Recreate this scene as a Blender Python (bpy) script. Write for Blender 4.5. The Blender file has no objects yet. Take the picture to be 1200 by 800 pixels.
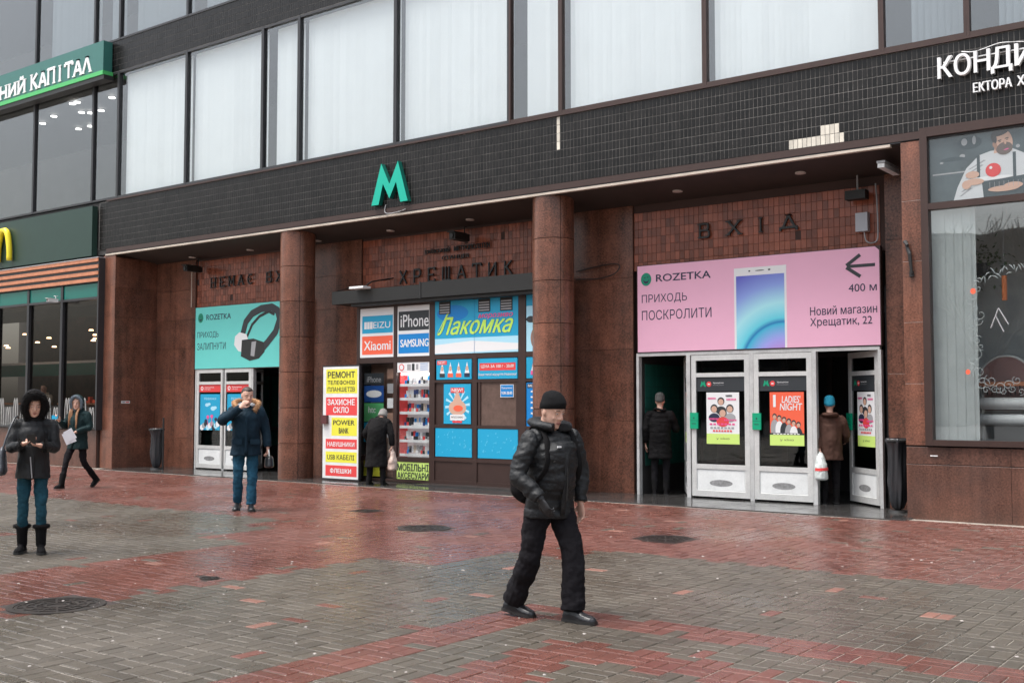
import bpy, bmesh, math, random
from mathutils import Vector, Matrix, Euler, noise
R_ = random.Random(7)
rad = math.radians
C = bpy.context.scene.collection
SC = bpy.context.scene

# ---------------------------------------------------------------- camera
cam = bpy.data.objects.new('camera', bpy.data.cameras.new('camera')); C.objects.link(cam); SC.camera = cam
cam.data.sensor_fit = 'HORIZONTAL'; cam.data.sensor_width = 36; cam.data.lens = 38.85
cam.data.clip_start = .1; cam.data.clip_end = 2000
CAMY = -15.757
cam.location = (0, CAMY, 1.62)
_a = rad(127.1); _p = math.atan(71/1295)
cam.rotation_euler = Vector((math.cos(_a)*math.cos(_p), math.sin(_a)*math.cos(_p), math.sin(_p))).to_track_quat('-Z', 'Y').to_euler()

# ---------------------------------------------------------------- sky, sun, exposure
w = bpy.data.worlds.new('World'); SC.world = w; w.use_nodes = True
nt = w.node_tree; bg = nt.nodes['Background']
sky = nt.nodes.new('ShaderNodeTexSky'); sky.sky_type = 'NISHITA'; sky.sun_disc = False
SUN_EL, SUN_AZ = 68, 215
sky.sun_elevation = rad(SUN_EL); sky.sun_rotation = rad(SUN_AZ); sky.air_density = 1.3; sky.dust_density = 4.0; sky.ozone_density = 1.0
hsv = nt.nodes.new('ShaderNodeHueSaturation'); hsv.inputs['Saturation'].default_value = .42
nt.links.new(sky.outputs[0], hsv.inputs['Color'])
# overcast distribution: brighter towards the zenith than at the horizon
tc = nt.nodes.new('ShaderNodeTexCoord'); sx = nt.nodes.new('ShaderNodeSeparateXYZ'); ml = nt.nodes.new('ShaderNodeMath'); ml.operation = 'MULTIPLY_ADD'; ml.inputs[1].default_value = .75; ml.inputs[2].default_value = .70
vm0 = nt.nodes.new('ShaderNodeVectorMath'); vm0.operation = 'SCALE'
nt.links.new(tc.outputs['Generated'], sx.inputs[0]); nt.links.new(sx.outputs[2], ml.inputs[0]); nt.links.new(ml.outputs[0], vm0.inputs['Scale']); nt.links.new(hsv.outputs[0], vm0.inputs[0]); nt.links.new(vm0.outputs[0], bg.inputs[0])
bg.inputs[1].default_value = .13
sun = bpy.data.objects.new('sun', bpy.data.lights.new('sun', 'SUN')); C.objects.link(sun)
sun.data.energy = 1.5; sun.data.angle = rad(30); sun.data.color = (1, .97, .93)
# sun_rotation of the sky turns clockwise from +Y
sd = Vector((math.sin(rad(SUN_AZ))*math.cos(rad(SUN_EL)), math.cos(rad(SUN_AZ))*math.cos(rad(SUN_EL)), math.sin(rad(SUN_EL))))
sun.rotation_euler = sd.to_track_quat('Z', 'Y').to_euler()
SC.view_settings.view_transform = 'Standard'; SC.view_settings.look = 'None'
SC.view_settings.exposure = 1.0; SC.view_settings.gamma = 1
SC.render.engine = 'CYCLES'
SC.cycles.max_bounces = 8; SC.cycles.transparent_max_bounces = 16

# ================================================================ materials
def M(name, col, rough=.6, metal=0, var=0, vs=4, var2=0, vs2=60, bump=0, bs=60, spec=.5, coat=0, rnd=0, emit=0, wet=None, hue=None, hv=0, streak=0):
    m = bpy.data.materials.new(name); m.use_nodes = True; t = m.node_tree; b = t.nodes['Principled BSDF']
    b.inputs['Roughness'].default_value = rough; b.inputs['Metallic'].default_value = metal
    b.inputs['Specular IOR Level'].default_value = spec; b.inputs['Coat Weight'].default_value = coat
    b.inputs['Base Color'].default_value = (*col, 1)
    m.diffuse_color = (*col, 1)
    if emit: b.inputs['Emission Color'].default_value = (*col, 1); b.inputs['Emission Strength'].default_value = emit
    N = t.nodes.new; L = t.links.new
    geo = N('ShaderNodeNewGeometry')
    def nz(scale, det=4, rg=.6):
        n = N('ShaderNodeTexNoise'); n.inputs['Scale'].default_value = scale; n.inputs['Detail'].default_value = det; n.inputs['Roughness'].default_value = rg
        L(geo.outputs['Position'], n.inputs['Vector']); return n.outputs['Fac']
    def mth(op, a, b_=None, c=None):
        n = N('ShaderNodeMath'); n.operation = op
        for i, v in enumerate((a, b_, c)):
            if v is None: continue
            if isinstance(v, (int, float)): n.inputs[i].default_value = v
            else: L(v, n.inputs[i])
        return n.outputs[0]
    fac = None
    def add(x):
        nonlocal fac
        fac = x if fac is None else mth('ADD', fac, x)
    if var: add(mth('MULTIPLY', mth('SUBTRACT', nz(vs), .5), var*3))
    if var2: add(mth('MULTIPLY', mth('SUBTRACT', nz(vs2, 2), .5), var2*3))
    if streak:
        vm_ = N('ShaderNodeVectorMath'); vm_.operation = 'MULTIPLY'; vm_.inputs[1].default_value = (5, 5, .45); L(geo.outputs['Position'], vm_.inputs[0])
        n_ = N('ShaderNodeTexNoise'); n_.inputs['Scale'].default_value = 1.3; n_.inputs['Detail'].default_value = 5; L(vm_.outputs[0], n_.inputs['Vector'])
        add(mth('MULTIPLY', mth('SUBTRACT', n_.outputs['Fac'], .52), streak*4))
    r = None
    if rnd:
        oi = N('ShaderNodeObjectInfo')
        r = mth('FRACT', mth('ADD', mth('MULTIPLY', geo.outputs['Random Per Island'], 7.3), mth('MULTIPLY', oi.outputs['Random'], 5.1)))
        add(mth('MULTIPLY', mth('SUBTRACT', r, .5), rnd*2))
    if fac is not None:
        vm = N('ShaderNodeVectorMath'); vm.operation = 'SCALE'; vm.inputs[0].default_value = col
        L(mth('MAXIMUM', mth('ADD', fac, 1), .05), vm.inputs['Scale']); out = vm.outputs[0]
        if hue:
            mx = N('ShaderNodeMixRGB'); mx.inputs[2].default_value = (*hue, 1); L(out, mx.inputs[1])
            L(mth('MULTIPLY', mth('SUBTRACT', nz(vs*.7+.3), .45), hv*4), mx.inputs[0]); mx.use_clamp = False
            cl = mx.inputs[0].links[0].from_node; cl.use_clamp = True
            out = mx.outputs[0]
        L(out, b.inputs['Base Color'])
    if wet:
        lo, hi, sc = wet
        n = mth('MULTIPLY_ADD', mth('SUBTRACT', nz(sc, 3), .5), (hi-lo)*3.2, (lo+hi)/2)
        n2 = mth('ADD', n, mth('MULTIPLY', mth('SUBTRACT', nz(9, 3), .5), .35))
        L(mth('MINIMUM', mth('MAXIMUM', n2, lo), hi), b.inputs['Roughness'])
    if bump:
        bp = N('ShaderNodeBump'); bp.inputs['Strength'].default_value = min(1, bump); bp.inputs['Distance'].default_value = .01
        L(nz(bs), bp.inputs['Height']); L(bp.outputs[0], b.inputs['Normal'])
    return m

def glass(name, tint=(.8, .86, .86), boost=1.0):
    m = bpy.data.materials.new(name); m.use_nodes = True; t = m.node_tree; t.nodes.clear(); N = t.nodes.new; L = t.links.new
    o = N('ShaderNodeOutputMaterial'); mix = N('ShaderNodeMixShader'); tr = N('ShaderNodeBsdfTransparent'); gl = N('ShaderNodeBsdfGlossy')
    gl.inputs['Roughness'].default_value = .015; tr.inputs[0].default_value = (*tint, 1)
    g = N('ShaderNodeNewGeometry'); d = N('ShaderNodeVectorMath'); d.operation = 'DOT_PRODUCT'
    L(g.outputs['Incoming'], d.inputs[0]); L(g.outputs['Normal'], d.inputs[1])
    ab = N('ShaderNodeMath'); ab.operation = 'ABSOLUTE'; L(d.outputs['Value'], ab.inputs[0])
    su = N('ShaderNodeMath'); su.operation = 'SUBTRACT'; su.inputs[0].default_value = 1; L(ab.outputs[0], su.inputs[1])
    pw = N('ShaderNodeMath'); pw.operation = 'POWER'; pw.inputs[1].default_value = 5; L(su.outputs[0], pw.inputs[0])
    ma = N('ShaderNodeMath'); ma.operation = 'MULTIPLY_ADD'; ma.inputs[1].default_value = .95; ma.inputs[2].default_value = .045*boost; ma.use_clamp = True
    L(pw.outputs[0], ma.inputs[0]); L(ma.outputs[0], mix.inputs[0]); L(tr.outputs[0], mix.inputs[1]); L(gl.outputs[0], mix.inputs[2]); L(mix.outputs[0], o.inputs[0])
    # slight waviness of large panes
    n = N('ShaderNodeTexNoise'); n.inputs['Scale'].default_value = .9; L(g.outputs['Position'], n.inputs['Vector'])
    bp = N('ShaderNodeBump'); bp.inputs['Strength'].default_value = .25; bp.inputs['Distance'].default_value = .012
    L(n.outputs['Fac'], bp.inputs['Height']); L(bp.outputs[0], gl.inputs['Normal'])
    m.diffuse_color = (*tint, .4); return m

m_blacktile = M('black_tile', (.0105, .0095, .009), .28, spec=.3, var=.2, vs=.8, var2=.15, vs2=30, rnd=.45, bump=.15, bs=25)
m_grout = M('grout', (.17, .16, .15), .85, var=.8, vs=2.5, var2=.3, vs2=20)
m_whitetile = M('bare_tile_bed', (.62, .58, .50), .8, var=.15, vs=10, rnd=.15)
m_redtile = M('red_tile', (.25, .075, .042), .25, var=.25, vs=1.5, rnd=.35, bump=.3, bs=14)
m_redgrout = M('red_tile_grout', (.06, .035, .03), .9)
m_granite = M('red_granite', (.168, .070, .045), .28, streak=.35, var=.42, vs=2.6, var2=.75, vs2=38, rnd=.14, bump=.05, bs=150, hue=(.075, .05, .042), hv=.35)
m_granite_b = M('base_granite', (.115, .054, .038), .33, streak=.3, var=.35, vs=2.2, var2=.6, vs2=42, rnd=.12, hue=(.05, .04, .038), hv=.35)
m_joint = M('stone_joint', (.045, .024, .018), .9)
m_darkwall = M('dark_wall', (.05, .047, .045), .8, var=.2)
m_soffit = M('soffit_panel', (.035, .024, .02), .7, var=.3, vs=2)
m_trim = M('pale_drip_edge', (.50, .43, .36), .5, var=.25, vs=3)
m_bronze = M('bronze_frame', (.055, .032, .027), .4, var=.15, metal=.2)
m_dkframe = M('dark_frame', (.03, .03, .033), .4)
m_alu = M('aluminium', (.72, .72, .70), .38, metal=.35, var=.12, vs=6, var2=.1, vs2=40)
m_alu_d = M('worn_aluminium', (.56, .56, .55), .45, metal=.2, var=.25, vs=5, var2=.15, vs2=60)
m_glass = glass('window_glass', (.95, .96, .96), 1.2); m_dglass = glass('dark_glass', (.6, .62, .63), 1.0)
m_uglass = glass('upper_glass', (.96, .98, .985), 2.9)
m_blind = M('white_blind', (.92, .93, .92), .7, var=.03, vs=2)
m_blind.node_tree.nodes['Principled BSDF'].inputs['Subsurface Weight'].default_value = 0
m_gblind = M('grey_blind', (.26, .29, .31), .7)
m_kick = M('white_kick_panel', (.74, .75, .74), .5, var=.12, vs=5, var2=.06, vs2=50)
m_scuff = M('scuffed_paint', (.26, .26, .26), .6, var=.5, vs=20)
m_white = M('white_paint', (.80, .80, .80), .5)
m_black = M('black_paint', (.02, .02, .02), .5)
m_charcoal = M('charcoal_print', (.03, .035, .04), .5)
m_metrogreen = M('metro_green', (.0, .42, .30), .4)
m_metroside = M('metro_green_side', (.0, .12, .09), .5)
m_pink = M('pink_print', (.84, .45, .60), .5, var=.02)
m_teal = M('teal_print', (.15, .66, .60), .5, var=.02)
m_navyink = M('navy_ink', (.02, .025, .06), .5)
m_greenink = M('green_ink', (.0, .26, .15), .5)
m_yellow = M('yellow_print', (.78, .74, .06), .5)
m_red = M('red_print', (.74, .06, .06), .5)
m_orange = M('orange_red_print', (.88, .13, .06), .5)
m_cyan = M('cyan_print', (.01, .36, .60), .5)
m_blue = M('blue_print', (.0, .22, .60), .5)
m_sky = M('pale_blue_print', (.42, .74, .88), .5)
m_lime = M('lime_print', (.60, .80, .20), .5)
m_pinkink = M('pink_ink', (.80, .10, .30), .5)
m_skinprint = M('printed_skin', (.62, .38, .28), .6)
m_greyprint = M('printed_grey', (.35, .35, .36), .6)
m_brownprint = M('printed_brown', (.30, .17, .12), .6, var=.3)
m_greenbox = M('green_box', (.0, .35, .18), .4)
m_dgreen = M('dark_green_panel', (.016, .042, .032), .4, var=.1)
m_bankgreen = M('bank_green_panel', (.035, .15, .13), .4, var=.1)
m_brightgreen = M('bright_green_trim', (.07, .45, .13), .4)
m_tealpanel = M('teal_glass_panel', (.01, .14, .115), .2)
m_slat = M('orange_wood_slat', (.48, .19, .10), .5, var=.25, vs=5)
m_archyellow = M('arch_yellow', (.90, .72, .03), .4)
m_gunmetal = M('shutter_metal', (.013, .013, .012), .55, var=.2)
m_bag = M('black_bin_bag', (.035, .036, .04), .25, bump=.6, bs=12)
m_iron = M('cast_iron', (.022, .017, .014), .42, var=.5, vs=10, bump=.5, bs=40)
m_lampglow = M('lamp_glow', (1, .93, .8), .5, emit=2.6)
m_lampoff = M('lamp_cover', (.55, .48, .44), .5)
m_shelf = M('white_shelf_glow', (.75, .75, .76), .5, emit=.25)  # white shelves given a faint glow in place of light falling on them
m_dirt = M('gum', (.34, .31, .29), .8)

# wet paving
pv = dict(var=.25, vs=.7, var2=.40, vs2=70, rnd=.13, bump=.25, bs=60)
m_pred = M('red_paver', (.122, .048, .037), .4, wet=(.08, .45, .5), **pv)
m_pgrey = M('grey_paver', (.078, .066, .052), .45, wet=(.14, .55, .5), **pv)
m_porange = M('orange_paver', (.215, .105, .08), .45, wet=(.2, .5, .5), **pv)
m_sand = M('joint_sand', (.34, .31, .27), .4, var=.4, vs=1.1, var2=.4, vs2=15, wet=(.15, .6, .8))
m_slab = M('wet_threshold_slab', (.045, .043, .042), .15, var=.25, vs=3, wet=(.04, .22, 1.2))

# ================================================================ helpers
TMP = bpy.data.scenes.new('tmp')
def evaluated(o):
    TMP.collection.objects.link(o); vl = TMP.view_layers[0]; vl.update(); dg = vl.depsgraph; dg.update()
    me = bpy.data.meshes.new_from_object(o.evaluated_get(dg), depsgraph=dg); TMP.collection.objects.unlink(o); return me
class G:
    """collects closed shapes, then links them as one mesh object"""
    def __init__(s): s.v = []; s.f = []; s.mi = []; s.mats = []
    def slot(s, m):
        if m not in s.mats: s.mats.append(m)
        return s.mats.index(m)
    def add(s, v, f, m=None):
        b = len(s.v); s.v += [tuple(p) for p in v]; s.f += [tuple(i+b for i in q) for q in f]; k = s.slot(m) if m else 0; s.mi += [k]*len(f)
    def box(s, x0, x1, y0, y1, z0, z1, m=None, rz=0, c=None):
        v = [(x, y, z) for x in (x0, x1) for y in (y0, y1) for z in (z0, z1)]
        if rz:
            cx, cy = c or ((x0+x1)/2, (y0+y1)/2); ca, sa = math.cos(rz), math.sin(rz)
            v = [(cx+(x-cx)*ca-(y-cy)*sa, cy+(x-cx)*sa+(y-cy)*ca, z) for x, y, z in v]
        s.add(v, [(0, 1, 3, 2), (4, 6, 7, 5), (0, 4, 5, 1), (2, 3, 7, 6), (0, 2, 6, 4), (1, 5, 7, 3)], m)
    def bev(s, x0, x1, y0, y1, z0, z1, b, ax=1, m=None):
        """box whose outer face (towards -y for ax=1, +z for ax=2) is chamfered, no back"""
        if ax == 1:
            o = [(x0, z0), (x1, z0), (x1, z1), (x0, z1)]; i = [(x0+b, z0+b), (x1-b, z0+b), (x1-b, z1-b), (x0+b, z1-b)]
            v = [(x, y1, z) for x, z in o]+[(x, y0+b*.6, z) for x, z in o]+[(x, y0, z) for x, z in i]
        else:
            o = [(x0, y0), (x1, y0), (x1, y1), (x0, y1)]; i = [(x0+b, y0+b), (x1-b, y0+b), (x1-b, y1-b), (x0+b, y1-b)]
            v = [(x, y, z0) for x, y in o]+[(x, y, z1-b*.6) for x, y in o]+[(x, y, z1) for x, y in i]
        f = [(8, 9, 10, 11)]
        for k in range(4):
            j = (k+1) % 4; f += [(4+k, 4+j, 8+j, 8+k), (k, j, 4+j, 4+k)]
        s.add(v, f, m)
    def poly(s, pts, y, m, dy=0, z=True):
        """flat print in the facade plane, pts (x, z)"""
        s.np = getattr(s, 'np', 0)+1; y -= s.np % 16*.00005   # no two prints share a plane
        s.add([(x, y, q) for x, q in pts], [tuple(range(len(pts)))], m)
    def rect(s, x0, x1, z0, z1, y, m): s.poly([(x0, z0), (x1, z0), (x1, z1), (x0, z1)], y, m)
    def ell(s, cx, cz, rx, rz, y, m, n=24, a0=0, a1=360): s.poly([(cx+rx*math.cos(rad(a0+(a1-a0)*k/n)), cz+rz*math.sin(rad(a0+(a1-a0)*k/n))) for k in range(n if a1-a0 == 360 else n+1)], y, m)
    def tube(s, pts, rr, n=12, m=None, ref=(1, 0, 0), cap=True, quilt=None, sub=0):
        P = [Vector(p) for p in pts]; Rr = [(r, r) if isinstance(r, (int, float)) else r for r in rr]
        if sub:
            # catmull-rom resample
            Q, S = [], []
            for i in range(len(P)-1):
                p0 = P[max(0, i-1)]; p1 = P[i]; p2 = P[i+1]; p3 = P[min(len(P)-1, i+2)]
                for k in range(sub):
                    t = k/sub
                    Q.append(.5*((2*p1)+(p2-p0)*t+(2*p0-5*p1+4*p2-p3)*t*t+(3*p1-p0-3*p2+p3)*t**3))
                    e = t*t*(3-2*t)
                    S.append((Rr[i][0]*(1-e)+Rr[i+1][0]*e, Rr[i][1]*(1-e)+Rr[i+1][1]*e))
            Q.append(P[-1]); S.append(Rr[-1]); P, Rr = Q, S
        if quilt:
            pitch, amp = quilt; d = 0; S = []
            for i in range(len(P)):
                if i: d += (P[i]-P[i-1]).length
                q = amp*(abs(math.sin(math.pi*d/pitch))**.6-.6)*(.75+.5*abs(math.sin(d*23))); S.append((Rr[i][0]+q, Rr[i][1]+q))
            Rr = S
        V, F = [], []; ref = Vector(ref)
        for i, p in enumerate(P):
            t = (P[min(i+1, len(P)-1)]-P[max(i-1, 0)])
            if t.length < 1e-6: t = Vector((0, 0, 1))
            t.normalize(); a = ref-t*ref.dot(t)
            if a.length < .15: a = Vector((0, 1, 0)); a = a-t*a.dot(t)
            a.normalize(); b = t.cross(a)
            for k in range(n):
                g = 2*math.pi*k/n; V.append(p+a*(math.cos(g)*Rr[i][0])+b*(math.sin(g)*Rr[i][1]))
        for i in range(len(P)-1):
            for k in range(n):
                j = (k+1) % n; F.append((i*n+k, i*n+j, (i+1)*n+j, (i+1)*n+k))
        if cap:
            F.append(tuple(range(n-1, -1, -1))); F.append(tuple((len(P)-1)*n+k for k in range(n)))
        s.add(V, F, m)
    def ball(s, c, r, n=12, m=None, mat=None):
        if isinstance(r, (int, float)): r = (r, r, r)
        V, F = [], []; h = n//2+1
        for i in range(1, h):
            th = math.pi*i/h
            for k in range(n):
                g = 2*math.pi*k/n; V.append(Vector((r[0]*math.sin(th)*math.cos(g), r[1]*math.sin(th)*math.sin(g), r[2]*math.cos(th))))
        V.append(Vector((0, 0, r[2]))); V.append(Vector((0, 0, -r[2]))); T = len(V)-2
        for i in range(h-2):
            for k in range(n):
                j = (k+1) % n; F.append((i*n+k, (i+1)*n+k, (i+1)*n+j, i*n+j))
        for k in range(n):
            j = (k+1) % n; F.append((T, k, j)); F.append((T+1, (h-2)*n+j, (h-2)*n+k))
        if mat: V = [mat @ v for v in V]
        c = Vector(c); s.add([v+c for v in V], F, m)
    def mesh(s, name):
        me = bpy.data.meshes.new(name); me.from_pydata(s.v, [], s.f)
        for m in s.mats: me.materials.append(m)
        if s.mats: me.polygons.foreach_set('material_index', s.mi)
        me.update(); return me
    def build(s, name, mat=None, parent=None, kind=None, smooth=False, voxel=0, sm=2, wr=0, wsc=(9, 9, 5), label=None):
        me = s.mesh(name)
        if mat: me.materials.clear(); me.materials.append(mat)
        o = bpy.data.objects.new(name, me)
        if not voxel: C.objects.link(o)
        if voxel:
            r = o.modifiers.new('r', 'REMESH'); r.mode = 'VOXEL'; r.voxel_size = voxel; r.adaptivity = 0
            if sm: q = o.modifiers.new('s', 'SMOOTH'); q.factor = .5; q.iterations = sm
            nm = evaluated(o); o.modifiers.clear(); o.data = nm; nm.name = name; C.objects.link(o)
            nm.materials.clear()
            nm.materials.append(mat or s.mats[0])
            if wr:
                off = Vector((R_.random()*50, R_.random()*50, 0))
                N_ = len(nm.vertices); co = [0.]*(3*N_); no = [0.]*(3*N_); nm.vertices.foreach_get('co', co); nm.vertices.foreach_get('normal', no)
                for i in range(0, 3*N_, 3):
                    x, y, z = co[i:i+3]
                    q = noise.noise(Vector((x*wsc[0], y*wsc[1], z*wsc[2]))+off)+.5*noise.noise(Vector((x*wsc[0]*2.3, y*wsc[1]*2.3, z*wsc[2]*2.6))+off)
                    q *= wr; co[i] += no[i]*q; co[i+1] += no[i+1]*q; co[i+2] += no[i+2]*q
                nm.vertices.foreach_set('co', co); nm.update()
            smooth = True
        if smooth: o.data.polygons.foreach_set('use_smooth', [True]*len(o.data.polygons))
        if parent: o.parent = parent
        if kind: o['kind'] = kind
        if label: o['label'] = label
        return o
def thing(name, label, cat, loc=(0, 0, 0), rz=0, group=None, scale=1):
    o = bpy.data.objects.new(name, None); C.objects.link(o); o.location = loc; o.rotation_euler = (0, 0, rz); o.scale = (scale,)*3
    o['label'] = label; o['category'] = cat; o.empty_display_size = .2
    if group: o['group'] = group
    return o
def tag(o, label, cat, group=None):
    o['label'] = label; o['category'] = cat
    if group: o['group'] = group
    return o
def inst(src, name, loc, parent=None, rz=0):
    o = bpy.data.objects.new(name, src.data if hasattr(src, 'data') else src); C.objects.link(o); o.location = loc; o.rotation_euler = (0, 0, rz); o.parent = parent; return o
def struct(o): o['kind'] = 'structure'; return o

from mathutils.geometry import delaunay_2d_cdt
def glyphs(body, shear, space):
    """outlines of a text, filled by the non-zero rule so that overlapping pieces of a letter merge"""
    cu = bpy.data.curves.new('t', 'FONT'); cu.body = body; cu.size = 1; cu.shear = shear; cu.space_character = space
    o = bpy.data.objects.new('t', cu); TMP.collection.objects.link(o); vl = TMP.view_layers[0]; vl.update(); dg = vl.depsgraph
    ev = o.evaluated_get(dg); c = ev.to_curve(dg); loops = []
    for sp in c.splines:
        B = sp.bezier_points; n = len(B); L_ = []
        for k in range(n):
            a, b_ = B[k], B[(k+1) % n]; p0, p1, p2, p3 = (Vector(q[:2]) for q in (a.co, a.handle_right, b_.handle_left, b_.co))
            flat = (p1-p0).length < 1e-5 and (p2-p3).length < 1e-5
            d1 = (p3-p0); straight = flat or (abs(d1.cross(p1-p0)) < 1e-5 and abs(d1.cross(p2-p0)) < 1e-5)
            for q in range(1 if straight else 4):
                t = q/4; L_.append(p0*(1-t)**3+p1*3*t*(1-t)**2+p2*3*t*t*(1-t)+p3*t**3)
        M_ = [L_[0]]
        for p in L_[1:]:
            if (p-M_[-1]).length > 1e-4: M_.append(p)
        if len(M_) > 2: loops.append(M_)
    ev.to_curve_clear(); TMP.collection.objects.unlink(o); bpy.data.objects.remove(o)
    loops.sort(key=lambda l: min(p.x for p in l)); gl = []; hi = -9
    for l in loops:
        a = min(p.x for p in l); b_ = max(p.x for p in l)
        if gl and a < hi-1e-3: gl[-1].append(l); hi = max(hi, b_)
        else: gl.append([l]); hi = b_
    V, F = [], []
    for grp in gl:
        P_, E_ = [], []
        for l in grp: k0 = len(P_); P_ += l; E_ += [(k0+k, k0+(k+1) % len(l)) for k in range(len(l))]
        vs, es, fs = delaunay_2d_cdt(P_, E_, [], 0, 1e-5)[:3]
        k0 = len(V); used = []
        for f in fs:
            cx = sum(vs[q].x for q in f)/len(f); cy = sum(vs[q].y for q in f)/len(f); wn = 0
            for l in grp:
                for k in range(len(l)):
                    a, b_ = l[k], l[(k+1) % len(l)]
                    if (a.y > cy) != (b_.y > cy) and cx < a.x+(cy-a.y)/(b_.y-a.y)*(b_.x-a.x): wn += 1 if b_.y > a.y else -1
            if wn: used.append(tuple(q+k0 for q in f))
        V += [(p.x, p.y) for p in vs]; F += used
    us = sorted({q for f in F for q in f}); mp = {q: k for k, q in enumerate(us)}
    return [V[q] for q in us], [tuple(mp[q] for q in f) for f in F]
def textmesh(body, x0, x1, z0, z1, y, m, depth=0, bold=0, shear=0, space=1):
    V, F = glyphs(body, shear, space)
    a, b, c, d = min(v[0] for v in V), max(v[0] for v in V), min(v[1] for v in V), max(v[1] for v in V)
    V = [(x0+(p-a)/(b-a)*(x1-x0), z0+(q-c)/(d-c)*(z1-z0)) for p, q in V]
    from collections import Counter
    ed = Counter(); di = {}
    for f in F:
        for i in range(len(f)):
            e = (f[i], f[(i+1) % len(f)]); k = tuple(sorted(e)); ed[k] += 1; di[k] = e
    SV = V; off = [0]*len(V)
    g = G(); n = len(V)
    if bold and not depth:
        k_ = bold*.9*(z1-z0)
        for q, (ax, az) in enumerate(((0, 0), (-k_, 0), (k_, 0), (0, k_*.6), (0, -k_*.6))): g.add([(x+ax, y-.0003*q-off[i], z+az) for i, (x, z) in enumerate(V)], F, m)
    elif depth:
        k_ = bold*.8*(z1-z0); m_ = len(SV)
        for q, ax in enumerate((0, -k_, k_) if bold else (0,)):
            g.add([(x+ax, y-.0012*q-off[i], z) for i, (x, z) in enumerate(V)], F, m)
            g.add([(x+ax, y-.0012*q, z) for x, z in SV]+[(x+ax, y+depth, z) for x, z in SV], [(di[k][1], di[k][0], di[k][0]+m_, di[k][1]+m_) for k in ed if ed[k] == 1], m)
    else: g.add([(x, y-off[i], z) for i, (x, z) in enumerate(V)], F, m)
    return g
def text(body, x0, x1, z0, z1, y, m, parent=None, name='lettering', **k): return textmesh(body, x0, x1, z0, z1, y, m, **k).build(name, None, parent)
def merge(g, h):
    b = len(g.v); g.v += h.v; g.f += [tuple(i+b for i in q) for q in h.f]; mp = [g.slot(m) for m in h.mats]; g.mi += [mp[i] for i in h.mi]

# stroke alphabet with slab serifs (unit cell 0..1 x 0..1)
SL = {
 'Н': [((.15, 0), (.15, 1)), ((.85, 0), (.85, 1)), ((.15, .5), (.85, .5))], 'И': [((.15, 0), (.15, 1)), ((.85, 0), (.85, 1)), ((.15, .05), (.85, .95))],
 'Й': [((.15, 0), (.15, 1)), ((.85, 0), (.85, 1)), ((.15, .05), (.85, .95)), ((.3, 1.22), (.5, 1.12)), ((.5, 1.12), (.7, 1.22))],
 'К': [((.15, 0), (.15, 1)), ((.2, .48), (.8, 1)), ((.32, .55), (.85, 0))], 'А': [((.08, 0), (.5, 1)), ((.5, 1), (.92, 0)), ((.25, .33), (.75, .33))],
 'П': [((.15, 0), (.15, 1)), ((.85, 0), (.85, 1)), ((.05, 1), (.95, 1))], 'І': [((.5, 0), (.5, 1))], 'Т': [((.5, 0), (.5, 1)), ((.05, 1), (.95, 1)), ((.05, 1), (.05, .8)), ((.95, 1), (.95, .8))],
 'Л': [((.08, 0), (.5, 1)), ((.5, 1), (.92, 0))], 'В': [((.15, 0), (.15, 1)), ((.15, 1), (.65, 1)), ((.65, 1), (.8, .88)), ((.8, .88), (.8, .65)), ((.8, .65), (.65, .52)), ((.15, .52), (.68, .52)), ((.68, .52), (.87, .4)), ((.87, .4), (.87, .12)), ((.87, .12), (.7, 0)), ((.7, 0), (.15, 0))],
 'Х': [((.1, 0), (.88, 1)), ((.12, 1), (.9, 0))], 'Д': [((.2, .12), (.5, 1)), ((.5, 1), (.85, .12)), ((.02, .12), (.98, .12)), ((.05, .12), (.05, -.1)), ((.95, .12), (.95, -.1))],
 'Р': [((.15, 0), (.15, 1)), ((.15, 1), (.65, 1)), ((.65, 1), (.85, .87)), ((.85, .87), (.85, .6)), ((.85, .6), (.65, .46)), ((.65, .46), (.15, .46))],
 'Е': [((.15, 0), (.15, 1)), ((.15, 1), (.85, 1)), ((.15, .5), (.7, .5)), ((.15, 0), (.85, 0)), ((.85, 1), (.85, .82)), ((.85, 0), (.85, .18))],
 'Щ': [((.1, 0), (.1, 1)), ((.45, 0), (.45, 1)), ((.8, 0), (.8, 1)), ((.1, 0), (.97, 0)), ((.97, 0), (.97, -.18))],
 'М': [((.1, 0), (.1, 1)), ((.1, 1), (.5, .2)), ((.5, .2), (.9, 1)), ((.9, 0), (.9, 1))], 'О': None, 'Є': None, 'У': [((.1, 1), (.5, .4)), ((.9, 1), (.35, 0)), ((.35, 0), (.15, 0))]}
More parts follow.
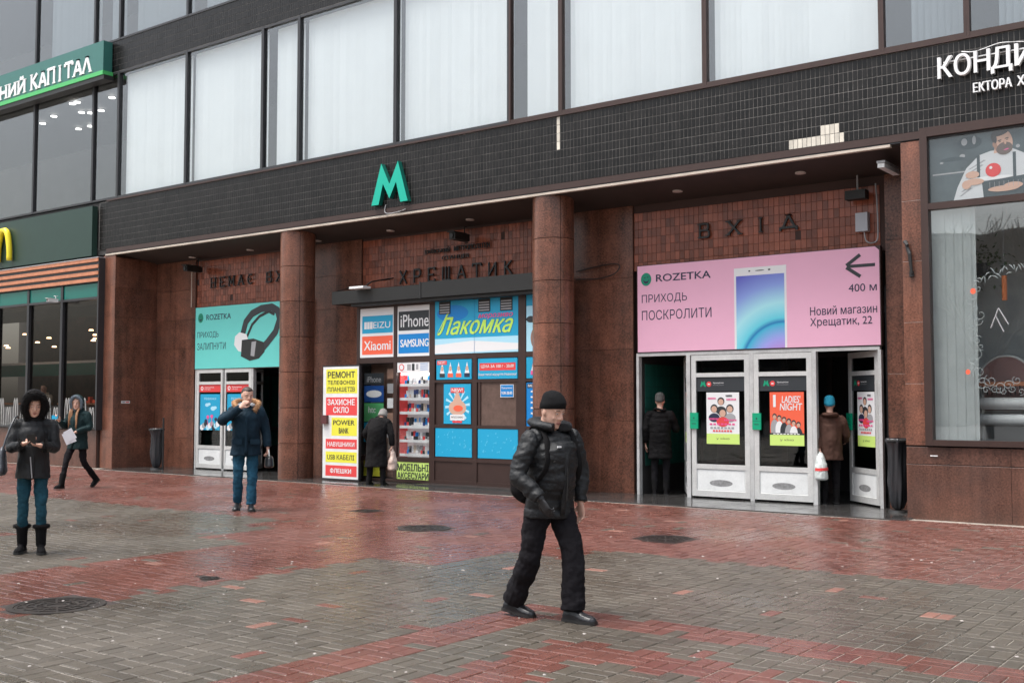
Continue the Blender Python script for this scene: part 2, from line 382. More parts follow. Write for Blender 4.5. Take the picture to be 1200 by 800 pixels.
def serif(g, ch, x, z, w, h, y, d, m, t=.12, serifs=True):
    segs = SL[ch]
    if ch in 'ОЄ':
        aa = range(0, 360, 30) if ch == 'О' else range(50, 311, 26)
        pts = [(.5+.4*math.cos(rad(a)), .5+.5*math.sin(rad(a))) for a in aa]
        segs = [(pts[i], pts[i+1]) for i in range(len(pts)-1)]+([(pts[-1], pts[0])] if ch == 'О' else [((.12, .5), (.6, .5))])
    for si, (a, b) in enumerate(segs):
        yy = y-si*.0004
        A = Vector((x+a[0]*w, z+a[1]*h)); B = Vector((x+b[0]*w, z+b[1]*h)); dd = (B-A).normalized()*t*w*.3; nn = Vector((-dd.y, dd.x)).normalized()*t*w*.5
        if ch in 'ОЄВР': A -= dd; B += dd
        q = [A+nn, A-nn, B-nn, B+nn]; v = [(p.x, yy, p.y) for p in q]+[(p.x, y+d, p.y) for p in q]
        g.add(v, [(0, 1, 2, 3), (7, 6, 5, 4), (0, 4, 5, 1), (1, 5, 6, 2), (2, 6, 7, 3), (3, 7, 4, 0)], m)
    if serifs:
        for (a, b) in segs:
            for p in (a, b):
                if p[1] in (0, 1) and ch not in 'ОЄТЩ' and (abs(a[0]-b[0]) < .55 or ch in 'ХУ') and a[1] != b[1]:
                    sw = .17*w; g.box(x+p[0]*w-sw, x+p[0]*w+sw, y-.0052-.0002*p[1]-.0001*si, y+d, z+p[1]*h-.035*h, z+p[1]*h+.035*h, m)
def serif_text(s, x0, x1, z0, z1, y, d, m, t=.14, serifs=True, gap=.18):
    g = G(); n = len(s); cw = (x1-x0)/n
    for i, ch in enumerate(s):
        if ch != ' ': serif(g, ch, x0+i*cw+cw*gap/2, z0, cw*(1-gap), z1-z0, y, d, m, t, serifs)
    return g

# ================================================================ ground
g = G(); g.box(-400, 400, -400, 400, -.4, -.12); struct(g.build('ground', M('asphalt', (.05, .05, .05), .8, var=.2)))
g = G(); g.box(-400, 400, -30, -17.5, -.12, -.016); g.box(-400, 400, -17.5, 8, -.12, -.0065)
pave = g.build('pavement', m_sand); struct(pave)
_f = Vector((math.cos(_a)*math.cos(_p), math.sin(_a)*math.cos(_p), math.sin(_p))); _r = Vector((math.sin(_a), -math.cos(_a), 0)); _u = _r.cross(_f)
def view(x, y, z):
    v = Vector((x, y-CAMY, z-1.62)); d = v.dot(_f); return (600+1295*v.dot(_r)/d, 400-1295*v.dot(_u)/d, d) if d > .1 else (9e9, 9e9, d)
def is_red(x, y):
    u = abs(x+9.2)
    if u > 4.84 and y < -9.45 and not (u > 5.28 and y < -9.89): return True
    if u > 3.90 and y < -8.47 and not (u > 4.34 and y < -8.89): return True
    return not ((u > 1.05 and y < -7.3) or (u > 1.9 and y < -6.15) or (u > 2.6 and y < -5.45))
holes = [(-8.3, -10.82, .375), (-9.57, -4.98, .34), (-6.53, -4.10, .345), (-11.75, -3.8, .22), (-8.45, -9.22, .09)]
pavers = []
P = .2222; b = .006
for j in range(-62, 37):
    y0 = -8.46+j*P
    if y0 < -14.2 or y0+P > -.0: continue
    xl = -1.84*(y0+15.757)-3; xr = -.219*(y0+15.757)+4
    for i in range(int((xl+3.77)/P), int((xr+3.77)/P)):
        x0 = -3.77+i*P
        for k in (0, 1):
            if (i+j) % 2: q = (x0+k*P/2, y0, P/2, P)
            else: q = (x0, y0+k*P/2, P, P/2)
            cx, cy = q[0]+q[2]/2, q[1]+q[3]/2
            if y0+P > -.36 and -24.5 < cx < -5.0: continue
            if any((cx-h[0])**2+(cy-h[1])**2 < (h[2]+.03)**2 for h in holes): continue
            pavers.append((cx, cy, q[2], q[3]))
strays = [(-7.41, -9.78), (-7.2, -9.75), (-6.56, -9.61), (-6.46, -10.34), (-5.9, -8.38), (-2.65, -6.23), (-4.98, -8.05), (-2.55, -7.05), (-6.62, -7.0), (-4.6, -7.2), (-7.9, -9.4), (-5.9, -6.6), (-3.6, -6.4)]
def pmat(cx, cy, h):
    if any(abs(cx-s[0]) < .08 and abs(cy-s[1]) < .06 for s in strays): return m_porange
    r = is_red(cx, cy)
    if not r and h < .006: return m_pred
    if r and h > .996: return m_porange
    if r and h < .02: return m_pgrey
    return m_pred if r else m_pgrey
rows = []
for c in pavers:
    X, Y, d = view(c[0], c[1], 0)
    rows.append((d if (-5 < X < 1205 and Y < 805) else 1e6+d, c))
rows.sort(key=lambda t: t[0])
stuff = G(); pm = {}
for n_, (d, (cx, cy, sx, sy)) in enumerate(rows):
    m = pmat(cx, cy, R_.random()); dz = R_.uniform(-.0022, .0022)
    if n_ < 300:
        key = (sx > sy, m.name)
        if key not in pm:
            g = G(); g.bev(-sx/2+.0035, sx/2-.0035, -sy/2+.0055, sy/2-.0055, -.02, 0, b, 2); pm[key] = g.mesh('paver'); pm[key].materials.append(m)
        o = bpy.data.objects.new('paver', pm[key]); C.objects.link(o); o.parent = pave; o.location = (cx, cy, dz)
    else: stuff.bev(cx-sx/2+.0035, cx+sx/2-.0035, cy-sy/2+.0055, cy+sy/2-.0055, -.02, dz, b, 2, m)
stuff.build('paver', None, pave, kind='stuff')
# dark wet slab in front of the doors
g = G(); g.box(-24.2, -4.9, -.36, 1.3, -.02, .004)
slab = g.build('threshold_slab', m_slab); struct(slab)
sm_ = {}
for i in range(22):
    x0 = -24.15+i*.875
    for y0, y1 in ((-.35, .35), (.355, 1.2)):
        k = (y0,)
        if k not in sm_: g = G(); g.bev(.003, .872, y0, y1, 0, .012, .003, 2); sm_[k] = g.mesh('stone_slab'); sm_[k].materials.append(m_slab)
        o = bpy.data.objects.new('stone_slab', sm_[k]); C.objects.link(o); o.parent = slab; o.location = (x0, 0, 0)
# chewing gum and grit on the paving
g = G()
for _ in range(230):
    y = R_.uniform(-12.5, -.6); x = R_.uniform(-1.84*(y+15.757), -.219*(y+15.757)+.5); r = R_.uniform(.006, .017)
    g.tube([(x, y, 0), (x, y, .005)], [r, r*.6], 6, ref=(1, R_.random(), 0))
struct(pave); g.build('gum_spots', m_dirt, kind='stuff')['label'] = 'pale flecks of gum and grit scattered over the wet paving'
# manholes
def manhole(x, y, r, label, ragged=0):
    t = thing('manhole_cover', label, 'manhole cover', (x, y, 0), group='manhole covers in the paving')
    g = G(); n = 40
    def ring(r0, r1, z0, z1, gg):
        for k in range(n):
            a0, a1 = 2*math.pi*k/n, 2*math.pi*(k+1)/n
            v = [(q*math.cos(a), q*math.sin(a), z) for a in (a0, a1) for q in (r0, r1) for z in (z0, z1)]
            gg.add(v, [(1, 5, 7, 3), (2, 3, 7, 6), (0, 4, 5, 1)])
    ring(r*.86, r, -.02, .003, g); g.build('frame', m_iron, t)
    g = G(); g.tube([(0, 0, -.02), (0, 0, -.0045)], [r*.85]*2, 40, ref=(1, 0, 0))
    for q in (.2, .4, .6, .78): ring(r*q, r*(q+.06), -.0045, .001, g)
    for k in range(12):
        a = k*math.pi/6; g.box(r*.25, r*.8, -.008, .008, -.0045, .0005, rz=a, c=(0, 0))
    g.build('lid', m_iron, t)
    g = G(); ring(r*.98, r+.25, -.014, -.0048, g); g.build('mortar', M('mortar_%d' % int(r*100), (.035, .024, .02), .5, var=.5, vs=8), t)
manhole(*holes[0], 'largest round iron manhole cover, at the left foreground beside the red band')
manhole(*holes[1], 'round manhole cover shining wet on the red paving before the kiosk')
manhole(*holes[2], 'dark round manhole cover in front of the double metro doors')
manhole(*holes[3], 'small sunken manhole cover nearest the bent person at the kiosk')
manhole(*holes[4], 'tiny iron cap in the red band behind the largest manhole cover')

# ================================================================ the department building
bld = thing('office_building', 'dark tiled building with blinds upstairs and granite metro entrances below', 'building')
# core
g = G()
g.box(-45, 14, .03, .35, 5.30, 6.62); g.box(-45, 14, .03, .35, 9.85, 10.65); g.box(-45, 14, .03, .35, 13.9, 14.8)
g.box(-45, 14, .35, 9, 6.35, 6.6); g.box(-45, 14, .35, 9, 9.9, 10.5); g.box(-45, 14, .35, 9, 13.9, 14.5); g.box(-45, 14, 9, 9.3, 0, 22)
g.box(-45, 14, .05, 9, 14.8, 22)
g.build('wall', m_darkwall, bld)
g = G(); g.box(-24.95, 6, .006, .03, 5.44, 6.62); g.box(-25, 6, .006, .03, 9.85, 10.65); g.build('grout_bed', m_grout, bld)
# glazed tiles of the band above the entrances
TW, TH = .0714, .1475; Z0 = 5.44-.147+.147
tl = {}
def tmesh(m):
    if m.name not in tl: g = G(); g.bev(.004, TW-.004, .001, .006, .004, TH-.004, .002, 1); tl[m.name] = g.mesh('tile'); tl[m.name].materials.append(m)
    return tl[m.name]
g = G(); cand = []
for i in range(int(30.8/TW)):
    x = -24.93+i*TW
    for j in range(8):
        z = 5.435+j*TH
        m = m_blacktile
        if j == 0 and -6.62 < x+TW/2 < -5.76: m = m_whitetile
        if j == 1 and -6.14 < x+TW/2 < -5.84: m = m_whitetile
        if -10.93 < x+TW/2 < -10.86 and z > 5.95: m = m_whitetile
        if m is m_whitetile or (-5.75 < x < -3.4 and len(cand) < 275): cand.append((x, z, m))
        else: g.bev(x+.004, x+TW-.004, .001, .006, z+.004, z+TH-.004, .002, 1, m)
for i in range(int(30.8/TW)):
    x = -24.93+i*TW
    for j in range(5): z = 9.87+j*.155; g.bev(x+.004, x+TW-.004, .001, .006, z+.004, z+.155-.004, .002, 1, m_blacktile)
g.build('tile', None, bld, kind='stuff')
for x, z, m in cand:
    o = inst(tmesh(m), 'tile', (x, 0, z), bld)
    if m is m_whitetile: o['label'] = 'pale patch where a black tile is missing'
# cornice: dark band, pale drip edge
g = G(); g.box(-24.6, 14, -.012, .05, 5.325, 5.432); g.box(-24.6, 14, -.03, .05, 6.622, 6.66); g.build('cornice', m_bronze, bld)
g = G(); g.box(-24.62, -5.12, -.02, .06, 5.262, 5.30); g.build('drip_edge', m_trim, bld)
g = G(); g.box(-24.62, 14, .0, .12, 5.302, 5.323); g.build('cornice_lip', m_dkframe, bld)
# soffit, sloping slightly to the back, with recessed lamps
g = G(); v = [(-24.2, .06, 5.28), (-4.95, .06, 5.28), (-4.95, 1.3, 5.12), (-24.2, 1.3, 5.12)]
g.add(v+[(x, y, z+.05) for x, y, z in v], [(0, 3, 2, 1), (4, 5, 6, 7), (0, 1, 5, 4), (1, 2, 6, 5), (2, 3, 7, 6), (3, 0, 4, 7)])
sof = g.build('soffit', m_soffit, bld)
for i, (x, y) in enumerate([(-15.76, .9), (-13.59, .85), (-8.97, .76), (-6.74, .65), (-20.33, 1.0), (-22.5, 1.0), (-11.4, .8), (-18.0, .95)]):
    zz = 5.28-(y-.06)*.129
    g = G(); g.tube([(x, y, zz-.012), (x, y, zz+.01)], [.085, .085], 20); g.build('downlight', m_lampoff, sof, smooth=False)

# windows of the upper floors
BX = [-34.8, -32.0, -30.9, -28.1, -25.3, -24.2, -21.47, -18.77, -17.6, -14.8, -11.98, -10.85, -8.05, -5.22, -4.04, -1.25, 1.55, 2.7]
def window(x0, x1, z0, z1, fm, gm, blind):
    g = G(); a = .038; y0, y1 = -.02, .10; x0 += .001; x1 -= .001
    g.box(x0, x0+a, y0, y1, z0, z1); g.box(x1-a, x1, y0, y1, z0, z1); g.box(x0+a, x1-a, y0+.005, y1, z0, z0+.05); g.box(x0+a, x1-a, y0+.005, y1, z1-.05, z1)
    f = g.build('window', fm, bld)
    g = G(); g.box(x0+a, x1-a, .03, .036, z0+.05, z1-.05); g.build('pane', gm, f)
    if blind:
        bx0, bx1, bm, tilt = blind; g = G(); n = max(2, int((bx1-bx0)/.092))
        for i in range(n):
            xx = bx0+(i+.5)*(bx1-bx0)/n; t = tilt+R_.uniform(-4, 4); w = .053
            g.box(xx-w, xx+w, .198, .2, z0+.06, z1-.12, rz=rad(t))
        g.box(bx0, bx1, .19, .23, z1-.12, z1-.06)
        g.build('blind', bm, f, kind='stuff')
for x0, x1 in zip(BX, BX[1:]):
    fm = m_dkframe if x1 < -11 else m_bronze
    lo = None
    if x0 >= -24.3 and x1 <= -5.1:
        nar = x1-x0 < 1.5; lo = (x0+(.28 if nar else .10), x1-.05, m_blind, 20)
    elif x0 >= -5.3: lo = (x0+.38, x1-.05, m_gblind, 30)
    window(x0, x1, 6.665, 9.85, fm, m_uglass, lo)
    window(x0, x1, 10.65, 13.9, fm, m_uglass, (x0+.5, x1-.05, m_gblind, 35) if (x1 < -24 and x1 > -25.5) or x0 > -24.3 else None)
# room behind the windows
g = G(); g.box(-45, 14, 4.5, 4.6, 6.6, 9.9); g.box(-45, 14, 4.5, 4.6, 10.5, 13.9); g.build('room_wall', M('room_wall', (.20, .20, .205), .8, var=.3, vs=.4), bld)
g = G()
for _ in range(16):
    x = R_.uniform(-31, -25.2); y = R_.uniform(.9, 3.6)
    g.tube([(x, y, 9.82), (x, y, 9.84)], [.085, .085], 14)
g.build('ceiling_lamp', M('bright_lamp', (1, .96, .9), .5, emit=3), bld, kind='stuff')

# granite cladding panels
def panels(x0, x1, z0, z1, y, parent, cw=.62, ch=.77, face='-y', m=None, d=.03):
    m = m or m_granite; L = x1-x0; H = z1-z0; nx = max(1, round(L/cw)); nz = max(1, round(H/ch)); w = L/nx; h = H/nz
    g = G()
    if face == '-y': g.bev(.002, w-.002, -d, 0, .002, h-.002, .002, 1)
    else:  # facing +x : build along y then rotate
        g.bev(.002, w-.002, -d, 0, .002, h-.002, .002, 1)
    me = g.mesh('granite_panel'); me.materials.append(m)
    for i in range(nx):
        for k in range(nz):
            if face == '-y': inst(me, 'granite_panel', (x0+i*w, y, z0+k*h), parent)
            else: inst(me, 'granite_panel', (y, x0+i*w, z0+k*h), parent, rz=math.pi/2)
def wallbox(x0, x1, y0, y1, z0, z1, name='pier'):
    g = G(); g.box(x0, x1, y0, y1, z0, z1); return g.build(name, m_joint, bld)
# left pilaster and its reveal into the recess
p_ = wallbox(-24.72, -24.23, .03, 1.6, 0, 5.26); panels(-24.72, -24.21, 0, 5.26, .03, p_); panels(.0, 1.2, 0, 5.2, -24.23, p_, cw=.6, face='+x')
p_ = wallbox(-24.2, -22.62, 1.23, 1.6, 0, 5.13); panels(-24.2, -22.62, 0, 5.13, 1.23, p_, cw=.8)
p_ = wallbox(-18.42, -16.9, 1.23, 1.6, 0, 5.13); panels(-18.42, -16.9, 0, 5.13, 1.23, p_, cw=.63)
p_ = wallbox(-11.55, -10.12, 1.23, 1.6, 0, 5.13); panels(-11.55, -10.12, 0, 5.13, 1.23, p_, cw=.71, ch=1.25)
p_ = wallbox(-5.62, -4.97, 1.23, 1.6, 0, 5.13); panels(-5.62, -4.99, 0, 5.13, 1.23, p_, cw=.63, ch=.95)
p_ = wallbox(-4.97, -4.71, .03, 1.6, 0, 5.32); panels(-4.98, -4.71, 1.02, 5.32, .03, p_, cw=.3, ch=.85)
# right base below the shop window
p_ = wallbox(-4.97, 6, .05, 1.6, -.02, 1.0); panels(-4.98, 6, .76, 1.0, .04, p_, cw=1.4, ch=.3, m=m_granite_b); panels(-4.98, 6, -.01, .755, .03, p_, cw=1.4, ch=.9, m=m_granite_b)
# left base below the restaurant window
p_ = wallbox(-34, -24.74, -.05, .4, 0, .93); panels(-34, -24.76, 0, .93, -.05, p_, cw=1.0, ch=1, m=m_granite_b)
g = G(); g.box(-45, -4.9, 1.6, 1.7, 4.0, 5.3); g.box(-45, -34, 0, 1.7, 0, 5.3); g.build('rear_wall', m_darkwall, bld)
# round columns
CX1, CX2 = -17.99, -11.27
for cx in (CX1, CX2):
    col = None; g = G(); g.tube([(cx, .37, 0), (cx, .37, 5.262)], [.352]*2, 40); col = g.build('column', m_joint, bld, smooth=False)
    R0 = .372; H = 5.26/7; NSEG = 24; arcs = [(-140, -35), (-35, 100), (100, 220)]
    for (a0, a1) in arcs:
        g = G(); n = NSEG; V = []; F = []
        for k in range(n+1):
            a = rad(a0+.8+(a1-a0-1.6)*k/n)
            for rr, z in ((R0-.02, .003), (R0, .006), (R0, H-.006), (R0-.02, H-.003)): V.append((rr*math.cos(a), rr*math.sin(a), z))
        for k in range(n):
            for q in range(3): F.append((k*4+q, (k+1)*4+q, (k+1)*4+q+1, k*4+q+1))
        F += [(0, 1, 2, 3), (n*4+3, n*4+2, n*4+1, n*4)]
        g.add(V, F); me = g.mesh('granite_panel'); me.materials.append(m_granite)
        for k in range(7): inst(me, 'granite_panel', (cx, .37, k*H), col)
# red tile walls above the doors
def redwall(x0, x1, z0, z1, yy=1.25):
    g = G(); g.box(x0, x1, yy, yy+.15, z0, z1); o = g.build('red_tile_wall', m_redgrout, bld)
    g = G(); w, h = .092, .148
    for i in range(int((x1-x0)/w)):
        for j in range(int((z1-z0)/h)):
            q = R_.random()
            if q < .004: continue
            t = R_.uniform(-.004, .004) if (z0+j*h > 4.45 and R_.random() < .5) else 0
            a = len(g.v); g.bev(x0+i*w+.002, x0+(i+1)*w-.002, yy-.008, yy, z0+j*h+.002, z0+(j+1)*h-.002, .004, 1)
            if t:
                for k in range(a+4, a+12):
                    p = g.v[k]; g.v[k] = (p[0], p[1]+t*((k % 4) in (0, 3) and 1 or -1)*.7, p[2])
    g.build('red_tile', m_redtile, o, kind='stuff'); return o
redwall(-22.62, -18.42, 3.9, 5.13); redwall(-16.9, -11.55, 3.9, 5.13); redwall(-10.12, -5.62, 3.95, 5.13)

# vestibules behind the doors
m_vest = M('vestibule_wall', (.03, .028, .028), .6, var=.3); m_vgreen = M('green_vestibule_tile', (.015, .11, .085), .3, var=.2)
def vestibule(x0, x1):
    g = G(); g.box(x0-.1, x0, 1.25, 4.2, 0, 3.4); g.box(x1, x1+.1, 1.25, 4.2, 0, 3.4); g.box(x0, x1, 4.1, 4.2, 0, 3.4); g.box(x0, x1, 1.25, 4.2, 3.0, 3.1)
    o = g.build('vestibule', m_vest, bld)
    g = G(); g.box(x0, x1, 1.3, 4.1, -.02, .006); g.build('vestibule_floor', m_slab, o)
    g = G(); i = 0
    for a in range(14):
        for k in range(9): g.box(x0, x0+.012, 1.34+a*.2, 1.34+a*.2+.194, .5+k*.2, .5+k*.2+.194)
    g.build('green_wall_tile', m_vgreen, o, kind='stuff')
    g = G(); n = 5; w = (x1-x0)/n
    for k in range(n):
        a = x0+k*w
        g.box(a, a+.05, 3.4, 3.45, 0, 2.5); g.box(a+w-.05, a+w, 3.4, 3.45, 0, 2.5); g.box(a+.05, a+w-.05, 3.4, 3.45, 2.42, 2.5); g.box(a+.05, a+w-.05, 3.4, 3.45, .9, .98)
    g.build('inner_door_frame', m_bronze, o)
vestibule(-9.97, -5.66); vestibule(-22.42, -18.45)

# ---- aluminium swing doors
def poster_movie(x, z, w, h, y, kind):
    g = G(); g.rect(x, x+w, z, z+h, y, m_white if kind == 0 else m_orange); s = lambda a: x+a*w; q = lambda b_: z+b_*h; e = .0012
    g.rect(s(0), s(1), q(0), q(.2), y-e, m_lime)
    merge(g, textmesh('у кіно', s(.3), s(.7), q(.08), q(.13), y-2*e, m_charcoal))
    if kind == 0:
        for cx, cy, r, body in ((.45, .82, .085, m_charcoal), (.24, .68, .09, m_navyink), (.72, .68, .09, m_greyprint), (.5, .60, .10, m_red)):
            g.ell(s(cx), q(cy-.17), w*r*1.9, h*r*.95, y-e*2, body); g.ell(s(cx), q(cy+.01), w*r*1.25, h*r*.9, y-e*3, m_charcoal); g.ell(s(cx), q(cy-.005), w*r*.95, h*r*.7, y-e*4, m_skinprint)
        for k, (a, b0, c, mm) in enumerate(((.05, .88, .25, m_pinkink), (.6, .93, .2, m_charcoal), (.62, .86, .3, m_pinkink), (.08, .48, .3, m_pinkink), (.55, .46, .38, m_pinkink), (.1, .38, .8, m_pinkink), (.12, .31, .75, m_greyprint), (.2, .25, .6, m_red))):
            for u in range(7): g.rect(s(a+c*u/7), s(a+c*(u+.7)/7), q(b0-.012), q(b0+.022), y-e*4.5, mm)
    else:
        for k in range(6):
            cx = .12+k*.14; cy = .52-k*.03
            g.ell(s(cx+.02), q(cy-.2), w*.12, h*.17, y-e*(2+k*.3), (m_greyprint, m_white, m_charcoal)[k % 3]); g.ell(s(cx+.02), q(cy+.03), w*.065, h*.05, y-e*(4.2+k*.2), m_charcoal); g.ell(s(cx+.02), q(cy+.012), w*.05, h*.038, y-e*(5.5+k*.2), m_skinprint)
        g.rect(s(0), s(1), q(.2), q(.235), y-e*7, m_charcoal); g.rect(s(0), s(1), q(0), q(.2), y-e*7, m_lime); merge(g, textmesh('у кіно', s(.3), s(.7), q(.08), q(.13), y-8*e, m_charcoal))
        merge(g, textmesh("LADIES'", s(.36), s(.9), q(.80), q(.93), y-e*2, m_white, bold=.02, shear=.1)); merge(g, textmesh('NIGHT', s(.3), s(.95), q(.66), q(.79), y-e*2, m_white, bold=.02, shear=.1))
        g.rect(s(.1), s(.18), q(.72), q(.95), y-e*2, m_white)
        for k in range(8): g.rect(s(.1+k*.1), s(.17+k*.1), q(.208), q(.226), y-e*8, m_white)
    return g
def poster_blue(x, z, w, h, y):
    g = G(); e = .0012; g.rect(x, x+w, z, z+h, y, m_cyan); s = lambda a: x+a*w; q = lambda b_: z+b_*h
    merge(g, textmesh('Новинки', s(.2), s(.8), q(.84), q(.92), y-e, m_sky))
    for cx, cy, r in ((.35, .7, .1), (.45, .72, .08), (.65, .6, .12), (.75, .62, .09)): g.ell(s(cx), q(cy), w*r, h*r*.5, y-e, m_sky)
    for k in range(9): g.ell(s(.1+k*.1), q(.07+.05*((k*7) % 3)), w*.1, h*.08, y-e*(1+.1*k), (m_white, m_greyprint, m_charcoal, m_sky)[k % 4])
    for cx, cy, mm in ((.4, .36, m_pinkink), (.6, .38, m_pinkink), (.8, .3, m_navyink), (.3, .25, m_navyink)): g.ell(s(cx), q(cy), w*.07, h*.05, y-e*3, mm); g.rect(s(cx-.01), s(cx+.01), q(.1), q(cy), y-e*3.2, mm)
    return g
def door(x, w, rz=0, poster=0, stripe='metro', y=1.10, lock=True, h=2.40, hinge=0):
    """local frame: door from 0..w in x, front face at y=0"""
    d = bpy.data.objects.new('door', None)
    g = G(); f = .085; t = .05
    g.box(0, f, 0, t, .03, h); g.box(w-f, w, 0, t, .03, h); g.box(f, w-f, 0, t, .03, .03+.10); g.box(f, w-f, 0, t, h-.09, h); g.box(f, w-f, .001, t, .49, .57); g.box(f, w-f, .001, t, 2.03, 2.10)
    d = g.build('door', m_alu, bld); d.location = (x, y, .012); d.rotation_euler = (0, 0, rz)
    if hinge: d['label'] = 'aluminium door standing open'
    g = G(); g.box(f, w-f, .018, .032, .13, .49); g.box(f+.02, w-f-.02, .014, .018, .15, .47); g.build('kick_panel', m_kick, d)
    g = G(); g.ell(w*.5, .26, w*.20, .055, .0125, m_scuff, 18); g.build('scuff_mark', None, d)
    g = G(); g.box(f, w-f, .022, .030, .57, 2.03); g.build('glass', m_dglass, d)
    g = G(); g.box(f, w-f, .022, .030, 2.10, h-.09); g.build('transom_glass', m_dglass, d)
    g = G()
    if stripe == 'metro':
        g.rect(f, w-f, 1.79, 2.03, .020, m_charcoal)
        for k, (a, b0) in enumerate((((f+.07), 0),)):
            zz = 1.87; q = .11; g.poly([(a, zz), (a+.03, zz), (a+.045, zz+.05), (a+.03, zz+.09)], .0188, m_greenbox); g.poly([(a+q, zz), (a+q-.03, zz), (a+q-.045, zz+.05), (a+q-.03, zz+.09)], .0188, m_greenbox)
            g.poly([(a+.02, zz+.09), (a+q/2, zz+.005), (a+q-.02, zz+.09), (a+q-.04, zz+.09), (a+q/2, zz+.05), (a+.04, zz+.09)], .0187, m_greenbox)
        g.ell(f+.235, 1.91, .045, .045, .0188, m_red); g.rect(f+.215, f+.255, 1.90, 1.92, .0186, m_white)
        merge(g, textmesh('Хрещатик', f+.31, f+.31+.2, 1.915, 1.942, .0186, m_white, bold=.02)); merge(g, textmesh('Khreshchatyk', f+.31, f+.31+.2, 1.882, 1.90, .0186, m_greyprint))
    else:
        g.rect(f, w-f, 1.85, 2.03, .020, m_orange if 0 else m_red); g.ell(f+.1, 1.94, .05, .05, .0188, m_white); g.ell(f+.1, 1.94, .028, .028, .0186, m_red)
        merge(g, textmesh('Хрещатик', f+.2, f+.56, 1.94, 1.98, .0186, m_white, bold=.02)); merge(g, textmesh('метро', f+.2, f+.42, 1.895, 1.925, .0186, m_white))
    g.build('station_strip', None, d)
    if stripe == 'metro': poster_movie(.27, .91, .60 if w > 1 else .58, .86, .019, poster).build('poster', None, d)
    else: poster_blue(f+.04, .94, w-2*f-.08, .86, .019).build('poster', None, d)
    if lock:
        g = G(); g.box(-.015, .135, -.035, -.001, 1.16, 1.43, m_greenbox); g.box(-.015, .135, -.036, -.0352, 1.295, 1.30, m_charcoal); g.ell(.06, 1.34, .012, .015, -.0365, m_charcoal); g.rect(.02, .10, 1.24, 1.252, -.0365, m_charcoal)
        g.build('lock_box', None, d)
    return d
door(-8.92, 1.06, poster=0); door(-7.78, .99, poster=1)
door(-6.47, .98, rz=rad(-44), poster=0, hinge=1, y=1.84)
door(-9.55, .96, rz=rad(-59), poster=1, hinge=1, y=2.0, lock=False)
# open leaf of the left-hand door: swings inward
door(-22.38, 1.0, poster=2, stripe='red', lock=False); door(-21.36, 1.0, poster=2, stripe='red', lock=False)
door(-20.98, .94, rz=rad(-52), poster=2, stripe='red', hinge=1, y=1.93, lock=False)
# fixed posts of the door screens
for xs in ([-10.0, -9.02, -7.86+.0, -6.79, -5.70], [-22.44, -21.40, -20.36, -19.4, -18.46]):
    g = G()
    for x in xs[1:-1]: g.box(x+.003, x+.075, 1.10, 1.19, .012, 2.42)
    g.box(xs[0], xs[0]+.05, 1.10, 1.2, .012, 2.42); g.box(xs[-1]-.03, xs[-1]+.02, 1.10, 1.2, .012, 2.42); g.box(xs[0], xs[-1], 1.101, 1.19, 2.42, 2.475)
    g.build('door_frame', m_alu_d, bld)

# ================================================================ billboards
def phone_print(g, x, z, w, h, y):
    e = .0015
    g.rect(x, x+w, z, z+h, y, m_white); g.rect(x+w*.04, x+w*.96, z, z+h*.90, y-e, phone_mat)
    g.ell(x+w*.5, z+h*.955, w*.09, h*.006, y-e, m_charcoal); g.ell(x+w*.3, z+h*.955, w*.02, h*.009, y-e, m_charcoal); g.ell(x+w*.68, z+h*.957, w*.025, h*.01, y-e, m_charcoal)
pm_ = bpy.data.materials.new('phone_wallpaper_print'); pm_.use_nodes = True; t_ = pm_.node_tree; b_ = t_.nodes['Principled BSDF']; b_.inputs['Roughness'].default_value = .5
ge = t_.nodes.new('ShaderNodeNewGeometry'); sx_ = t_.nodes.new('ShaderNodeSeparateXYZ'); t_.links.new(ge.outputs['Position'], sx_.inputs[0])
def mm_(op, a, b=None, c=None):
    n = t_.nodes.new('ShaderNodeMath'); n.operation = op
    for i, v in enumerate((a, b, c)):
        if v is None: continue
        if isinstance(v, (int, float)): n.inputs[i].default_value = v
        else: t_.links.new(v, n.inputs[i])
    return n.outputs[0]
dx_ = mm_('ADD', sx_.outputs[0], 7.25); dz_ = mm_('SUBTRACT', sx_.outputs[2], 2.2)
dist_ = mm_('SQRT', mm_('ADD', mm_('MULTIPLY', dx_, dx_), mm_('MULTIPLY', dz_, dz_)))
cr = t_.nodes.new('ShaderNodeValToRGB'); t_.links.new(mm_('MULTIPLY', dist_, .6), cr.inputs[0]); el = cr.color_ramp.elements
el[0].position = .1; el[0].color = (.55, .22, .6, 1); el[1].position = 1; el[1].color = (.12, .12, .55, 1)
for p_0, c_0 in ((.27, (.35, .35, .8, 1)), (.41, (.05, .45, .66, 1)), (.43, (.01, .18, .45, 1)), (.47, (.12, .62, .75, 1)), (.62, (.4, .78, .85, 1)), (.8, (.25, .35, .75, 1))):
    q_ = el.new(p_0); q_.color = c_0
t_.links.new(cr.outputs[0], b_.inputs['Base Color']); phone_mat = pm_
def smile(g, cx, cz, rx, rz_, y, bg_, ink):
    g.ell(cx, cz, rx, rz_, y, bg_); g.poly([(cx-rx*.55, cz-rz_*.05), (cx-rx*.2, cz-rz_*.28), (cx+rx*.25, cz-rz_*.28), (cx+rx*.6, cz-rz_*.0), (cx+rx*.35, cz-rz_*.55), (cx-rx*.05, cz-rz_*.68), (cx-rx*.4, cz-rz_*.5)], y-.0015, ink)
    g.rect(cx-rx*.4, cx-rx*.1, cz+rz_*.2, cz+rz_*.32, y-.0015, ink); g.rect(cx+rx*.15, cx+rx*.45, cz+rz_*.25, cz+rz_*.37, y-.0015, ink)
bb = thing('billboard', 'pink billboard showing a white smartphone above the right metro doors', 'billboard', (-7.83, 1.1, 2.49))
